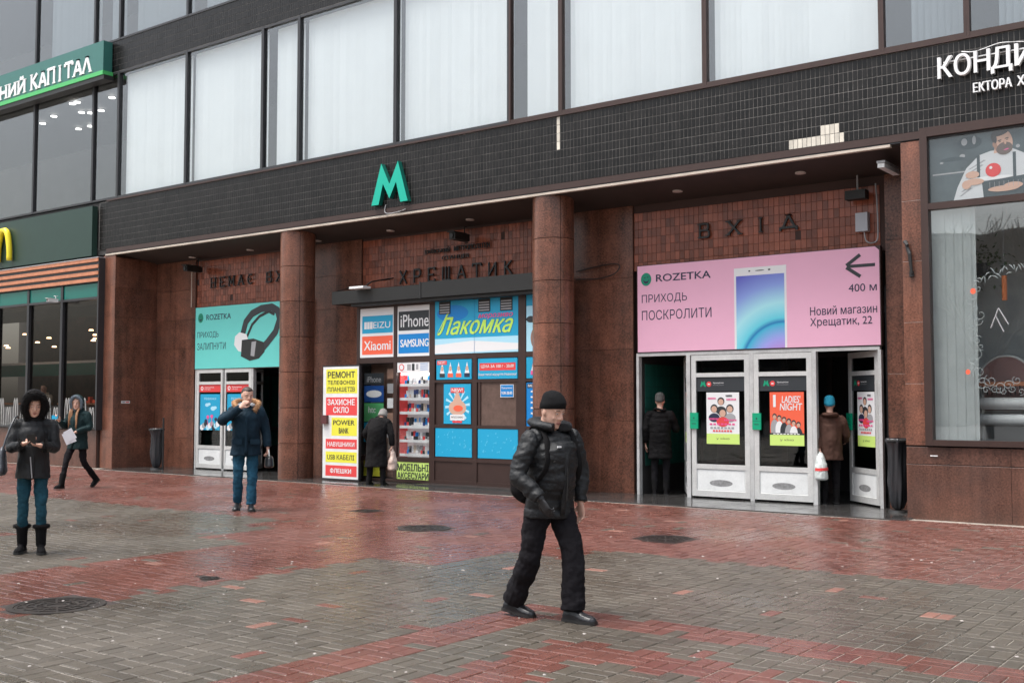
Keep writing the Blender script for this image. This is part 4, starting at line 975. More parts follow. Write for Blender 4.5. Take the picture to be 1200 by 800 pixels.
# ================================================================ right shop window
rw = thing('shop_window', 'large brown-framed pastry shop window with chef poster at the right edge', 'shop window', (-3, 0, 1.0))
def W_(o): return loc_part(o, rw)
g = G(); g.box(-4.70, -4.60, -.05, .12, 1.02, 5.46); g.box(-1.2, -1.1, -.05, .12, 1.02, 5.46); g.box(-4.60, -1.2, -.048, .12, 1.02, 1.10); g.box(-4.60, -1.2, -.048, .12, 5.33, 5.46); g.box(-4.60, -1.2, -.048, .12, 4.30, 4.39)
W_(g.build('frame', m_bronze, None))
g = G(); g.box(-4.60, -1.2, .02, .028, 1.10, 4.30); W_(g.build('pane', glass('shop_glass', (.95, .97, .97), 4.0), None))
g = G(); g.box(-4.60, -1.2, .02, .028, 4.39, 5.33); W_(g.build('pane', m_glass, None))
g = G(); g.box(-4.60, -1.2, .045, .06, 4.39, 5.33, m_greyprint); y = .043; e = .0012
mk = M('poster_backdrop', (.06, .085, .095), .5, var=.6, vs=2.5); mshirt = M('printed_shirt', (.62, .63, .64), .6); mhair = M('printed_hair', (.035, .03, .03), .6); mapron = M('printed_apron', (.03, .05, .06), .6); mtom = M('printed_tomato', (.72, .03, .03), .5)
g.rect(-4.598, -1.2, 4.392, 5.328, y, mk); g.ell(-4.05, 5.18, .16, .09, y-e, mapron); g.ell(-4.12, 5.20, .04, .05, y-e*1.1, m_greyprint); g.ell(-3.99, 5.21, .025, .06, y-e*1.1, m_greyprint); g.ell(-4.28, 4.98, .16, .03, y-e*1.2, mapron); g.rect(-4.55, -4.1, 4.78, 4.80, y-e, m_greyprint)
g.poly([(-4.28, 4.39), (-4.22, 4.58), (-4.10, 4.83), (-3.93, 4.99), (-3.78, 5.03), (-3.50, 5.03), (-3.32, 4.93), (-3.22, 4.6), (-3.2, 4.39)], y-2*e, mshirt)
g.rect(-3.96, -3.92, 4.6, 4.99, y-3*e, mapron); g.poly([(-3.88, 4.39), (-3.90, 4.62), (-3.3, 4.66), (-3.25, 4.39)], y-3*e, mapron); g.rect(-3.50, -3.46, 4.6, 4.98, y-3*e, mapron)
g.poly([(-3.74, 4.99), (-3.5, 5.0), (-3.56, 5.1), (-3.72, 5.1)], y-3.5*e, m_skinprint)
msh = M('printed_skin_shade', (.36, .19, .13), .6); mbe = M('printed_beard', (.13, .09, .075), .6)
def rot(pts, cx, cz, a): return [(cx+(x-cx)*math.cos(a)-(z-cz)*math.sin(a), cz+(x-cx)*math.sin(a)+(z-cz)*math.cos(a)) for x, z in pts]
def rell(cx, cz, rx, rz, yy, m, a=.22, n=22): g.poly(rot([(cx+rx*math.cos(2*math.pi*k/n), cz+rz*math.sin(2*math.pi*k/n)) for k in range(n)], -3.62, 5.13, a), yy, m)
rell(-3.62, 5.14, .125, .175, y-4*e, m_skinprint); rell(-3.66, 5.13, .085, .16, y-4.3*e, msh); rell(-3.60, 5.14, .100, .165, y-4.6*e, m_skinprint)
rell(-3.62, 5.04, .105, .085, y-5*e, mbe); rell(-3.605, 5.085, .082, .070, y-5.4*e, m_skinprint); rell(-3.60, 5.035, .050, .012, y-6*e, mbe); rell(-3.60, 5.02, .035, .008, y-6.4*e, m_pinkink)
rell(-3.625, 5.275, .115, .050, y-6*e, mhair); rell(-3.715, 5.22, .035, .075, y-6.2*e, mhair); rell(-3.735, 5.13, .018, .035, y-6.6*e, msh)
for dx in (-.05, .045): rell(-3.605+dx, 5.165, .028, .007, y-7*e, mhair); rell(-3.605+dx, 5.145, .016, .006, y-7*e, mbe)
rell(-3.595, 5.115, .018, .030, y-7*e, msh); rell(-3.592, 5.120, .012, .028, y-7.4*e, m_skinprint)
for k in range(7): g.poly([(-4.2+k*.02, 4.45+k*.06), (-4.17+k*.02, 4.45+k*.06), (-4.02+k*.03, 4.55+k*.06), (-4.05+k*.03, 4.56+k*.06)], y-2.4*e, m_greyprint)
for k in range(14): g.ell(-4.5+R_.random()*1.3, 4.45+R_.random()*.85, R_.uniform(.01, .04), R_.uniform(.01, .03), y-.7*e, R_.choice([m_greyprint, m_charcoal, mapron]))
g.ell(-3.80, 4.66, .30, .028, y-6*e, m_white); g.ell(-3.75, 4.765, .10, .095, y-7*e, mtom); g.ell(-3.78, 4.80, .02, .02, y-8*e, m_white)
for a in ((-4.02, 4.73, .09, .05), (-4.0, 4.63, .13, .045), (-3.62, 4.50, .2, .04), (-3.5, 4.53, .12, .045), (-4.1, 4.6, .06, .06)): g.ell(a[0], a[1], a[2], a[3], y-8*e, m_skinprint)
for k in range(9): g.rect(-3.8+k*.06, -3.795+k*.06, 4.52, 4.6, y-8*e, m_greyprint)
W_(g.build('chef_poster', None, None))
g = G(); g.box(-4.9, -1.0, 1.7, 1.8, 0, 5.4); g.box(-4.9, -1.0, .1, 1.7, .96, 1.0); g.box(-4.9, -1.0, .12, 2.6, 4.33, 4.37); W_(g.build('interior', M('shop_interior', (.48, .50, .50), .8, var=.3, vs=1.2), None))
g = G(); g.box(-4.72, -4.70, .13, 2.6, 1.0, 4.33); W_(g.build('side_wall', m_darkwall, None))
# pale blind strip at its left
g = G()
for k in range(10): g.box(-4.60+k*.058, -4.60+k*.058+.062, .10+.008*(k % 2), .104+.008*(k % 2), 1.1, 4.3)
W_(g.build('blind', M('shop_blind', (.60, .63, .62), .7, var=.1), None, kind='stuff'))
# white scrollwork drawn on the glass
g = G()
def curl(cx, cz, r, turns, a0, w=.006, n=22):
    g.tube([(cx+r*(1-k/n*.8)*math.cos(a0+turns*2*math.pi*k/n), .012, cz+r*(1-k/n*.8)*math.sin(a0+turns*2*math.pi*k/n)) for k in range(n+1)], [w]*(n+1), 4, ref=(0, 1, 0))
for k in range(16):
    z = 1.84+k*.088; curl(-4.02+.07*math.sin(k*1.3), z, .045+.022*(k % 3), 1.1*(1 if k % 2 else -1), k*1.9, .0028)
for k in range(5): curl(-3.95+k*.11, 1.86+.05*math.sin(k*2), .10-.01*k, 1.3, k*2.1, .003); curl(-3.9+k*.11, 1.78+.04*math.sin(k*3), .05, 1.2, k*1.1, .0028)
for k in range(40):
    x = -4.02+k*.034; zc = 3.28+.16*math.sin(min(1, (x+4.02)/.75)*math.pi*.5)+R_.uniform(-.07, .07); a = R_.uniform(0, 6.3); l = R_.uniform(.05, .11)
    g.tube([(x-l*math.cos(a)*.5, .012, zc-l*math.sin(a)*.5), (x, .012, zc+.012), (x+l*math.cos(a)*.5, .012, zc+l*math.sin(a)*.5)], [.002, .007, .002], 4, ref=(0, 1, 0))
W_(g.build('scrollwork', M('white_transfer', (.26, .30, .30), .6), None, kind='stuff'))
g = G(); g.ell(-4.04, 3.13, .035, .04, .010, m_orange); g.ell(-4.13, 2.03, .03, .035, .010, m_orange); W_(g.build('red_sticker', None, None))
g = G()
for a in ((-3.82, 2.62, -3.72, 2.88), (-3.72, 2.88, -3.60, 2.66), (-3.76, 2.78, -3.66, 2.56)): g.tube([(a[0], .012, a[1]), (a[2], .012, a[3])], [.008]*2, 4, ref=(0, 1, 0))
W_(g.build('chevron_transfer', m_greyprint, None))
t = thing('pendant_lamp', 'thin orange tube hanging in the right shop window', 'lamp', (-3.45, .45, 3.1))
g = G(); g.tube([(-3.74, .45, 3.02), (-3.74, .45, 3.36)], [.034]*2, 14, ref=(1, 0, 0)); loc_part(g.build('tube', M('orange_lamp', (.75, .22, .08), .4), None), t)
g = G(); g.tube([(-3.74, .45, 3.36), (-3.74, .45, 4.33)], [.004]*2, 5); loc_part(g.build('cord', m_greyprint, None), t)
t = thing('bench', 'white bench with an orange board and thick round rails behind the shop glass', 'bench', (-3.2, .6, 1.0))
g = G(); g.box(-4.0, -1.6, .42, .85, 1.84, 1.90); loc_part(g.build('seat_board', m_slat, None), t)
for z in (1.60, 1.37):
    g = G(); g.tube([(-3.98, .5, z), (-3.94, .5, z), (-1.7, .5, z), (-1.66, .5, z)], [.06, .085, .085, .06], 16, ref=(0, 1, 0)); loc_part(g.build('rail', m_white, None, smooth=True), t)
for x in (-3.86, -3.2, -2.4): g = G(); g.tube([(x, .62, 1.0), (x, .62, 1.84)], [.03]*2, 10); loc_part(g.build('leg', m_alu, None), t)
g = G()
for k in range(40): g.box(-3.98+k*.06, -3.965+k*.06, .40, .405, 1.72, 1.84)
loc_part(g.build('fringe', m_gunmetal, None, kind='stuff'), t)
t.location.x -= .25
t = thing('chair', 'round-backed pinkish chair behind the bench in the shop window', 'chair', (-3.3, 1.0, 1.0))
g = G(); g.tube([(-3.66, .98, 1.5), (-3.66, .98, 1.95), (-3.6, .98, 2.12), (-3.45, .98, 2.24), (-3.3, .98, 2.27), (-3.15, .98, 2.24), (-3.0, .98, 2.12), (-2.94, .98, 1.95), (-2.94, .98, 1.5)], [.018]*9, 8, ref=(0, 1, 0), sub=3); loc_part(g.build('back_frame', m_kick, None, smooth=True), t)
g = G(); V = [(-3.3+.35*math.cos(rad(a)), 2.0+.26*math.sin(rad(a))) for a in range(0, 181, 12)]+[(-3.65, 1.5), (-2.95, 1.5)]
g.add([(x, .97, z) for x, z in V]+[(x, .99, z) for x, z in V], [tuple(range(len(V))), tuple(range(2*len(V)-1, len(V)-1, -1))]+[(i, (i+1) % len(V), (i+1) % len(V)+len(V), i+len(V)) for i in range(len(V))]); loc_part(g.build('backrest', M('pink_upholstery', (.35, .20, .19), .7), None), t)
g = G(); g.box(-3.64, -2.96, .75, .97, 1.42, 1.5); loc_part(g.build('seat', m_kick, None), t)
for x in (-3.6, -3.0):
    for yy in (.78, .95): g = G(); g.tube([(x, yy, 1.0), (x, yy, 1.42)], [.018]*2, 8); loc_part(g.build('leg', m_kick, None), t)
t.location.x -= .57
t = thing('potted_plant', 'leafy green plant hanging high inside the right shop window', 'plant', (-3.75, .9, 3.5))
g = G(); g.tube([(-3.7, .9, 3.42), (-3.7, .9, 3.6)], [.10, .14], 14); loc_part(g.build('pot', m_charcoal, None), t)
g = G()
for _ in range(260):
    c = Vector((-3.7+R_.gauss(0, .2), .9+R_.gauss(0, .12), 3.66+R_.gauss(0, .15))); a = Vector((R_.uniform(-1, 1), R_.uniform(-1, 1), R_.uniform(-1, .6))).normalized()*.07; p = a.cross(Vector((0, 0, 1))).normalized()*.02
    g.add([c, c+a*.5+p, c+a, c+a*.5-p], [(0, 1, 2, 3)])
loc_part(g.build('foliage', M('leaf', (.05, .10, .04), .5), None, kind='stuff'), t)

t.location.x -= .44
# ================================================================ small fittings
t = thing('strip_lamp', 'pale fluorescent strip lamp fixed under the soffit at the far right', 'lamp', (-5.3, .6, 5.1))
g = G(); g.box(-5.36, -5.26, .15, .85, 5.02, 5.08); o = g.build('diffuser', m_kick, None); loc_part(o, t)
g = G(); g.box(-5.37, -5.25, .14, .86, 5.085, 5.12); loc_part(g.build('housing', m_greyprint, None), t)
t = thing('junction_box', 'pale grey electrical box above the right corner of the pink billboard', 'electrical box', (-5.95, 1.2, 4.4))
g = G(); g.box(-6.05, -5.86, 1.12, 1.235, 4.27, 4.56); loc_part(g.build('box', M('pale_grey_box', (.42, .44, .48), .5), None), t)
g = G(); g.tube([(-5.93, 1.17, 4.27), (-5.9, 1.17, 4.12), (-5.8, 1.17, 4.08), (-5.72, 1.17, 4.16), (-5.72, 1.17, 4.6), (-5.74, 1.17, 5.0)], [.011]*6, 6, sub=4); loc_part(g.build('cable', m_greyprint, None), t)
t = thing('loudspeaker', 'dark box hanging from the soffit beside the ВХІД lettering', 'loudspeaker', (-6.0, 1.1, 4.8))
g = G(); g.box(-6.16, -5.84, .98, 1.15, 4.76, 4.90); loc_part(g.build('housing', m_gunmetal, None), t)
g = G(); g.tube([(-6.0, 1.1, 4.9), (-6.0, 1.1, 5.15)], [.015]*2, 8); loc_part(g.build('bracket', m_greyprint, None), t)
t = thing('floodlight', 'white floodlight standing on the left end of the kiosk shutter box', 'lamp', (-15.9, .5, 3.95))
g = G(); g.box(-16.25, -15.85, .20, .42, 3.93, 3.975); loc_part(g.build('head', m_kick, None), t)
g = G(); g.tube([(-16.05, .4, 3.96), (-16.0, .6, 4.10), (-15.95, 1.19, 4.22)], [.015]*3, 8); loc_part(g.build('arm', m_black, None), t)
t = thing('wall_bracket', 'black iron bracket bolted to the granite pilaster beside the shop window', 'bracket', (-4.85, -.02, 3.7))
g = G(); g.tube([(-4.92, -.03, 3.86), (-4.86, -.06, 3.70), (-4.84, -.05, 3.42)], [.02, .028, .02], 8); g.box(-4.88, -4.82, -.03, 0, 3.38, 3.46); g.tube([(-4.93, -.03, 3.88), (-4.88, -.08, 3.82)], [.03, .02], 8); loc_part(g.build('arm', m_black, None), t)
for (x, lab) in ((-11.0, 'black cable loop sagging across the pier right of the second column'), (-17.4, 'black cable loop beside the first column near the kiosk')):
    g = G(); g.tube([(x-.3, 1.15, 4.02), (x+.3, 1.16, 4.10), (x+.62, 1.15, 4.08), (x+.55, 1.13, 3.93), (x+.2, 1.14, 3.86), (x-.3, 1.15, 3.88)], [.011]*6, 6, sub=5)
    tag(g.build('cable', m_black), lab, 'cable')
g = G(); V = [(-22.64, 1.1, 3.95), (-22.64, 1.1, 5.0)]; g.tube(V, [.012]*2, 6); tag(g.build('conduit', m_trim), 'thin pale conduit running up left of the ВХОДУ tile wall', 'pipe')
g = G(); g.box(-.12, .12, -.005, .0, -.03, .03, m_white); g.rect(-.10, -.02, -.015, .015, -.0055, m_greyprint); g.rect(0, .10, -.012, .012, -.0055, m_red); o = g.build('sticker'); o.location = (-24.195, .35, 1.62); o.rotation_euler = (0, 0, math.pi/2); tag(o, 'small white sticker on the granite side wall near the left bin', 'sticker')
g = G(); g.box(-.05, .05, -.004, 0, -.008, .008, m_white); o = g.build('sticker'); o.location = (-4.6, -.002, .88); tag(o, 'tiny white sticker on the granite base under the shop window', 'sticker')
# rubbish bins with black bags
def bin_(x, y, h, label, side):
    t = thing('litter_bin', label, 'bin', (x, y, .012), group='bins with black bags')
    g = G()
    n = 44
    prof = [(.03, .03), (.06, .07), (.15, .105), (.4, .125), (.65, .12), (.84, .125), (.92, .145), (.975, .165), (1.0, .15), (1.0, .12)]
    V = []; F = []
    for i, (a, r) in enumerate(prof):
        for k in range(n):
            an = 2*math.pi*k/n; f = .16*math.sin(an*6+a*2.5)+.10*math.sin(an*11-a*4)+.08*math.sin(an*17+a*9); rr = r*(1+f*(1-a*.45)); V.append((rr*math.cos(an), rr*math.sin(an), a*h))
    for i in range(len(prof)-1):
        for k in range(n): j = (k+1) % n; F.append((i*n+k, i*n+j, (i+1)*n+j, (i+1)*n+k))
    F.append(tuple(range(n-1, -1, -1))); g.add(V, F); g.build('bag', m_bag, t, smooth=True)
    g = G(); g.tube([(.155*math.cos(a), .155*math.sin(a), h*.965) for a in [k*math.pi/12 for k in range(25)]], [.022]*25, 6, ref=(0, 0, 1)); g.build('rim', m_black, t)
    g = G(); g.tube([(.19, .05, .0), (.19, .05, h*1.26)], [.022]*2, 8); g.box(.12, .2, .03, .07, h*.93, h*.98); g.build('post', m_black, t)
    g = G(); g.tube([(0, 0, 0), (0, 0, .03)], [.14, .13], 20); g.build('base', m_black, t)
bin_(-22.95, .39, .98, 'black bagged bin standing by the side wall at the left entrance', 1)
bin_(-5.32, .66, 1.08, 'black bagged bin standing by the far right door beside the pilaster', 1)

# ================================================================ across the street, seen only as reflections
ob = thing('stone_building', 'long grey stone building across the street, reflected in the glass', 'building', (-20, -75, 0))
g = G(); g.box(-90, 50, -15, 0, -.1, 15); g.box(-90, 50, 0, .5, 14.4, 15.0); g.box(-90, 50, 0, .3, 5.2, 5.6)
g.build('wall', M('far_stone', (.10, .095, .085), .8, var=.2, vs=.2), ob)
g = G()
for i in range(46):
    for k in range(4): x = -88+i*3; g.box(x, x+1.3, .0, .03, 1.2+k*3.4, 3.2+k*3.4)
g.build('window', M('far_window', (.04, .045, .05), .2), ob, kind='stuff')
m_bark = M('bark', (.05, .042, .036), .9)
def bare_tree(x, y, h, lab):
    t = thing('bare_tree', lab, 'tree', (x, y, -.1), group='bare street trees across the road')
    tr = G(); br = G(); rr = random.Random(int(x*10))
    def grow(p, d, l, r, lv, gg):
        q = p+d*l; gg.tube([p, p+d*l*.5+Vector((rr.uniform(-.1, .1), rr.uniform(-.1, .1), 0))*l*.2, q], [r, r*.85, r*.7], 4 if lv else 8)
        if lv >= 5: return
        for _ in range(4 if lv else 5):
            a = Vector((rr.uniform(-1, 1), rr.uniform(-1, 1), rr.uniform(-.1, .7))).normalized(); grow(q, (d*.75+a*.7).normalized(), l*rr.uniform(.6, .8), r*.62, lv+1, br)
    grow(Vector((0, 0, 0)), Vector((0, 0, 1)), h*.3, .2, 0, tr); tr.build('trunk', m_bark, t); br.build('branches', m_bark, t, kind='stuff')
SP = [(-58+k*6.2+(1.5 if k % 3 else 0), -31-(k % 2)*7) for k in range(14)]
NM = 'leftmost second third fourth fifth sixth seventh eighth ninth tenth eleventh twelfth thirteenth rightmost'.split()
for i, (x, y) in enumerate(SP): bare_tree(x, y, 10+i % 3, NM[i]+' bare street tree in the row across the road, counted from the left')

# ================================================================ people
m_skin = M('skin', (.62, .37, .28), .5, var=.06, vs=20); m_skin.node_tree.nodes['Principled BSDF'].inputs['Subsurface Weight'].default_value = .08
m_skin.node_tree.nodes['Principled BSDF'].inputs['Subsurface Radius'].default_value = (.012, .005, .003)
m_lip = M('lips', (.42, .17, .14), .5); m_eye = M('eye_white', (.6, .58, .55), .3); m_iris = M('eye_dark', (.02, .015, .01), .3)
m_hairb = M('dark_hair', (.035, .022, .016), .6, var=.4, vs=60); m_hairl = M('light_brown_hair', (.30, .15, .075), .5, var=.5, vs=70); m_hairg = M('cropped_hair', (.06, .045, .035), .8)
m_coatblk = M('black_shell_fabric', (.011, .012, .0135), .55, var=.3, vs=8, bump=.6, bs=45, spec=.35)
m_coatmat = M('black_wool_coat', (.0085, .008, .0085), .9, var=.3, vs=8, bump=.3, bs=80)
m_coatnavy = M('navy_parka_fabric', (.008, .022, .036), .75, var=.3, vs=7, bump=.35, bs=40)
m_coatteal = M('dark_green_coat_fabric', (.012, .028, .03), .7, var=.3, vs=7, bump=.3, bs=40)
m_coatbrown = M('brown_suede_coat', (.085, .045, .034), .8, var=.35, vs=7, bump=.3, bs=50)
m_jeans = M('blue_jeans', (.018, .075, .125), .8, var=.45, vs=7, var2=.25, vs2=70, bump=.3, bs=90); m_jeans2 = M('teal_blue_jeans', (.016, .062, .088), .8, var=.45, vs=7, var2=.25, vs2=70, bump=.3, bs=90)
m_trous = M('black_trousers', (.011, .010, .012), .9, var=.35, vs=8, bump=.25, bs=60)
m_leather = M('black_leather', (.014, .014, .016), .28, bump=.2, bs=40); m_leatherg = M('dark_grey_leather', (.045, .048, .055), .28, bump=.4, bs=25)
m_knit = M('black_knit', (.010, .010, .011), .95, bump=.9, bs=160); m_knitb = M('blue_knit', (.03, .28, .42), .9, var=.2, vs=30, bump=.9, bs=110); m_knitg = M('grey_knit', (.22, .21, .20), .9, bump=.6, bs=110)
m_furb = M('black_fur', (.012, .011, .011), .9); m_furg = M('grey_blue_fur', (.20, .24, .28), .9, var=.3, vs=40); m_furt = M('tan_fur', (.42, .24, .13), .9, var=.4, vs=40)
m_lining = M('grey_lining', (.26, .28, .31), .7); m_phone = M('phone_body', (.02, .02, .022), .2); m_paper = M('white_paper', (.72, .73, .78), .7)
m_plastic = M('beige_plastic_bag', (.66, .50, .42), .35, bump=.5, bs=18); m_glove = M('black_glove', (.014, .014, .016), .6, bump=.3, bs=60)

for m__ in (m_coatmat, m_coatnavy, m_coatteal, m_coatbrown, m_jeans, m_jeans2, m_trous, m_knit, m_knitb, m_knitg, m_furb, m_furg, m_furt): m__.node_tree.nodes['Principled BSDF'].inputs['Specular IOR Level'].default_value = .15
DEF = dict(pelvis=(0, 0, .93), waist=(0, 0, 1.07), chest=(0, .01, 1.27), neck=(0, -.02, 1.46), head=(0, .02, 1.625), yaw=0, pitch=0, roll=0,
           shL=(-.185, -.01, 1.41), shR=(.185, -.01, 1.41), elL=(-.25, -.03, 1.13), elR=(.25, -.03, 1.13), wrL=(-.26, .06, .88), wrR=(.26, .06, .88),
           hipL=(-.09, 0, .90), hipR=(.09, 0, .90), knL=(-.10, .03, .49), knR=(.10, .03, .49), anL=(-.10, 0, .085), anR=(.10, 0, .085), ftL=0, ftR=0, ptL=0, ptR=0,
           hdL=(0, .1, -1), hdR=(0, .1, -1), hnL=(1, 0, 0), hnR=(-1, 0, 0), curl=.35)
def head_geo(g, Hm):
    S = [(-.118, .020, .070, .025), (-.108, .034, .084, -.005), (-.088, .050, .091, -.035), (-.060, .061, .091, -.062), (-.030, .068, .089, -.080), (0, .072, .087, -.092), (.03, .0745, .089, -.099), (.06, .073, .086, -.099), (.085, .064, .070, -.088), (.103, .047, .045, -.066), (.115, .022, .010, -.032)]
    V = []; F = []; n = 20
    for z, wd, fr, bk in S:
        cy = (fr+bk)/2; ry = (fr-bk)/2
        for k in range(n):
            a = 2*math.pi*k/n; c, s_ = math.cos(a), math.sin(a); e = .86
            V.append(Hm @ Vector((wd*math.copysign(abs(c)**e, c), cy+ry*math.copysign(abs(s_)**e, s_), z)))
    for i in range(len(S)-1):
        for k in range(n): j = (k+1) % n; F.append((i*n+k, i*n+j, (i+1)*n+j, (i+1)*n+k))
    F.append(tuple(range(n-1, -1, -1))); F.append(tuple((len(S)-1)*n+k for k in range(n))); g.add(V, F)
    X = lambda *p: Hm @ Vector(p)
    g.tube([X(0, .080, .022), X(0, .094, .002), X(0, .107, -.020), X(0, .104, -.030), X(0, .088, -.034)], [(.008, .010), (.010, .011), (.015, .012), (.016, .010), (.013, .008)], 8, ref=Hm.to_3x3() @ Vector((1, 0, 0)), sub=2)
    for s_ in (-1, 1):
        g.ball(X(s_*.011, .094, -.028), .009, 8); g.ball(X(s_*.036, .070, -.026), (.019, .012, .020), 8)
        g.tube([X(s_*.010, .088, .026), X(s_*.030, .088, .032), X(s_*.052, .074, .026)], [.007, .008, .006], 8)
        g.ball(X(s_*.075, -.008, -.004), (.010, .020, .032), 8, mat=Hm.to_3x3())
    g.ball(X(0, .086, -.060), (.020, .010, .010), 8); g.ball(X(0, .082, -.098), (.020, .014, .014), 8)
def hand_geo(g, w_, d, nrm, side, curl, k=1.0):
    """palm and five unequal fingers; d towards the fingers, nrm out of the palm, thumb on the side of `side`"""
    d = Vector(d).normalized(); nrm = Vector(nrm); nrm = (nrm-d*nrm.dot(d)).normalized(); t = d.cross(nrm).normalized()*side; w_ = Vector(w_)
    g.tube([w_-d*.02, w_, w_+d*.03, w_+d*.075, w_+d*.09], [(.026, .022), (.028, .021), (.036, .017), (.040, .015), (.037, .011)], 12, ref=t)
    for i, (o, L, s0) in enumerate(((.030, .072, .088), (.0105, .080, .092), (-.0095, .075, .090), (-.0285, .060, .083))):
        p = w_+d*s0+t*o; a = curl*(.6+.12*i); pts = [p-d*.02, p]; ang = a
        for q in (.42, .32, .26):
            dd = d*math.cos(ang)+nrm*math.sin(ang); p = p+dd*L*q*k; pts.append(p); ang += a*1.2
        g.tube(pts, [.0095, .0092, .0086, .0080, .0062], 8, ref=t)
    p = w_+d*.022+t*.028; dd = (t*.75+d*.65+nrm*.25).normalized(); d2 = (t*.3+d*.8+nrm*.45).normalized()
    g.tube([p, p+dd*.035, p+dd*.035+d2*.03, p+dd*.035+d2*.055], [.014, .012, .0105, .007], 8, ref=nrm)
def shoe_geo(g, an, yaw, pitch, L=.285, wd=.048, boot=0, heel=.0, up=Vector((0, 0, 1))):
    M3 = Matrix.Rotation(yaw, 3, 'Z') @ Matrix.Rotation(pitch, 3, 'X'); an = Vector(an)
    S = [(-.085, .55, .035), (-.075, .80, .075), (-.04, .88, .095), (.0, .86, .100), (.045, .92, .088), (.09, 1.03, .066), (.13, 1.05, .054), (.165, .92, .046), (.19, .60, .034), (.198, .3, .022)]
    k = L/.283; V = []; F = []; n = 14
    for y, ww, h in S:
        for q in range(n):
            a = 2*math.pi*q/n; c, s_ = math.cos(a), math.sin(a)
            z = (h*s_ if s_ > 0 else 0)-.085; x = wd*ww*math.copysign(abs(c)**.8, c)*(1 if s_ >= 0 else 1.04)
            if s_ < 0: z = -.085+.018*(1+s_)
            V.append(M3 @ Vector((x, y*k, z)) + an)
    for i in range(len(S)-1):
        for q in range(n): j = (q+1) % n; F.append((i*n+q, (i+1)*n+q, (i+1)*n+j, i*n+j))
    F.append(tuple(range(n))); F.append(tuple((len(S)-1)*n+q for q in range(n-1, -1, -1))); g.add(V, F)
    if boot: g.tube([an+M3 @ Vector((0, -.012, -.02)), an+up*boot*.5, an+up*boot], [(.05, .058), (.054, .058), (.062, .064)], 14)
def sole_geo(g, an, yaw, pitch, L=.285, wd=.048, heel=0):
    M3 = Matrix.Rotation(yaw, 3, 'Z') @ Matrix.Rotation(pitch, 3, 'X'); an = Vector(an); k = L/.283
    P_ = [(-.088, .62), (-.06, .88), (0, .86), (.05, .90), (.1, 1.06), (.14, 1.05), (.175, .86), (.2, .45)]; V = []
    for z in (-.096, -.074):
        V += [M3 @ Vector((wd*w_*1.05, y*k, z))+an for y, w_ in P_]+[M3 @ Vector((-wd*w_*1.05, y*k, z))+an for y, w_ in reversed(P_)]
    n = len(P_)*2; g.add(V, [tuple(range(n-1, -1, -1)), tuple(range(n, 2*n))]+[(i, (i+1) % n, (i+1) % n+n, i+n) for i in range(n)])
def fur(g, pts, r, N, ln):
    pts = [Vector(p) for p in pts]; ctr = sum(pts, Vector())/len(pts)
    for _ in range(N):
        i = R_.randrange(len(pts)-1); p = pts[i].lerp(pts[i+1], R_.random()); rr = r if isinstance(r, float) else r[i]
        d = Vector((R_.gauss(0, 1), R_.gauss(0, 1), R_.gauss(0, 1))).normalized(); d = (d+(p-ctr).normalized()*.35).normalized(); t = d.cross(Vector((R_.random(), R_.random(), R_.random()))).normalized()*.0022
        a = p+d*rr*.6; q = p+d*(rr+ln*R_.uniform(.4, 1))+Vector((0, 0, -ln*.3))
        g.add([a-t, a+t, q], [(0, 1, 2)])
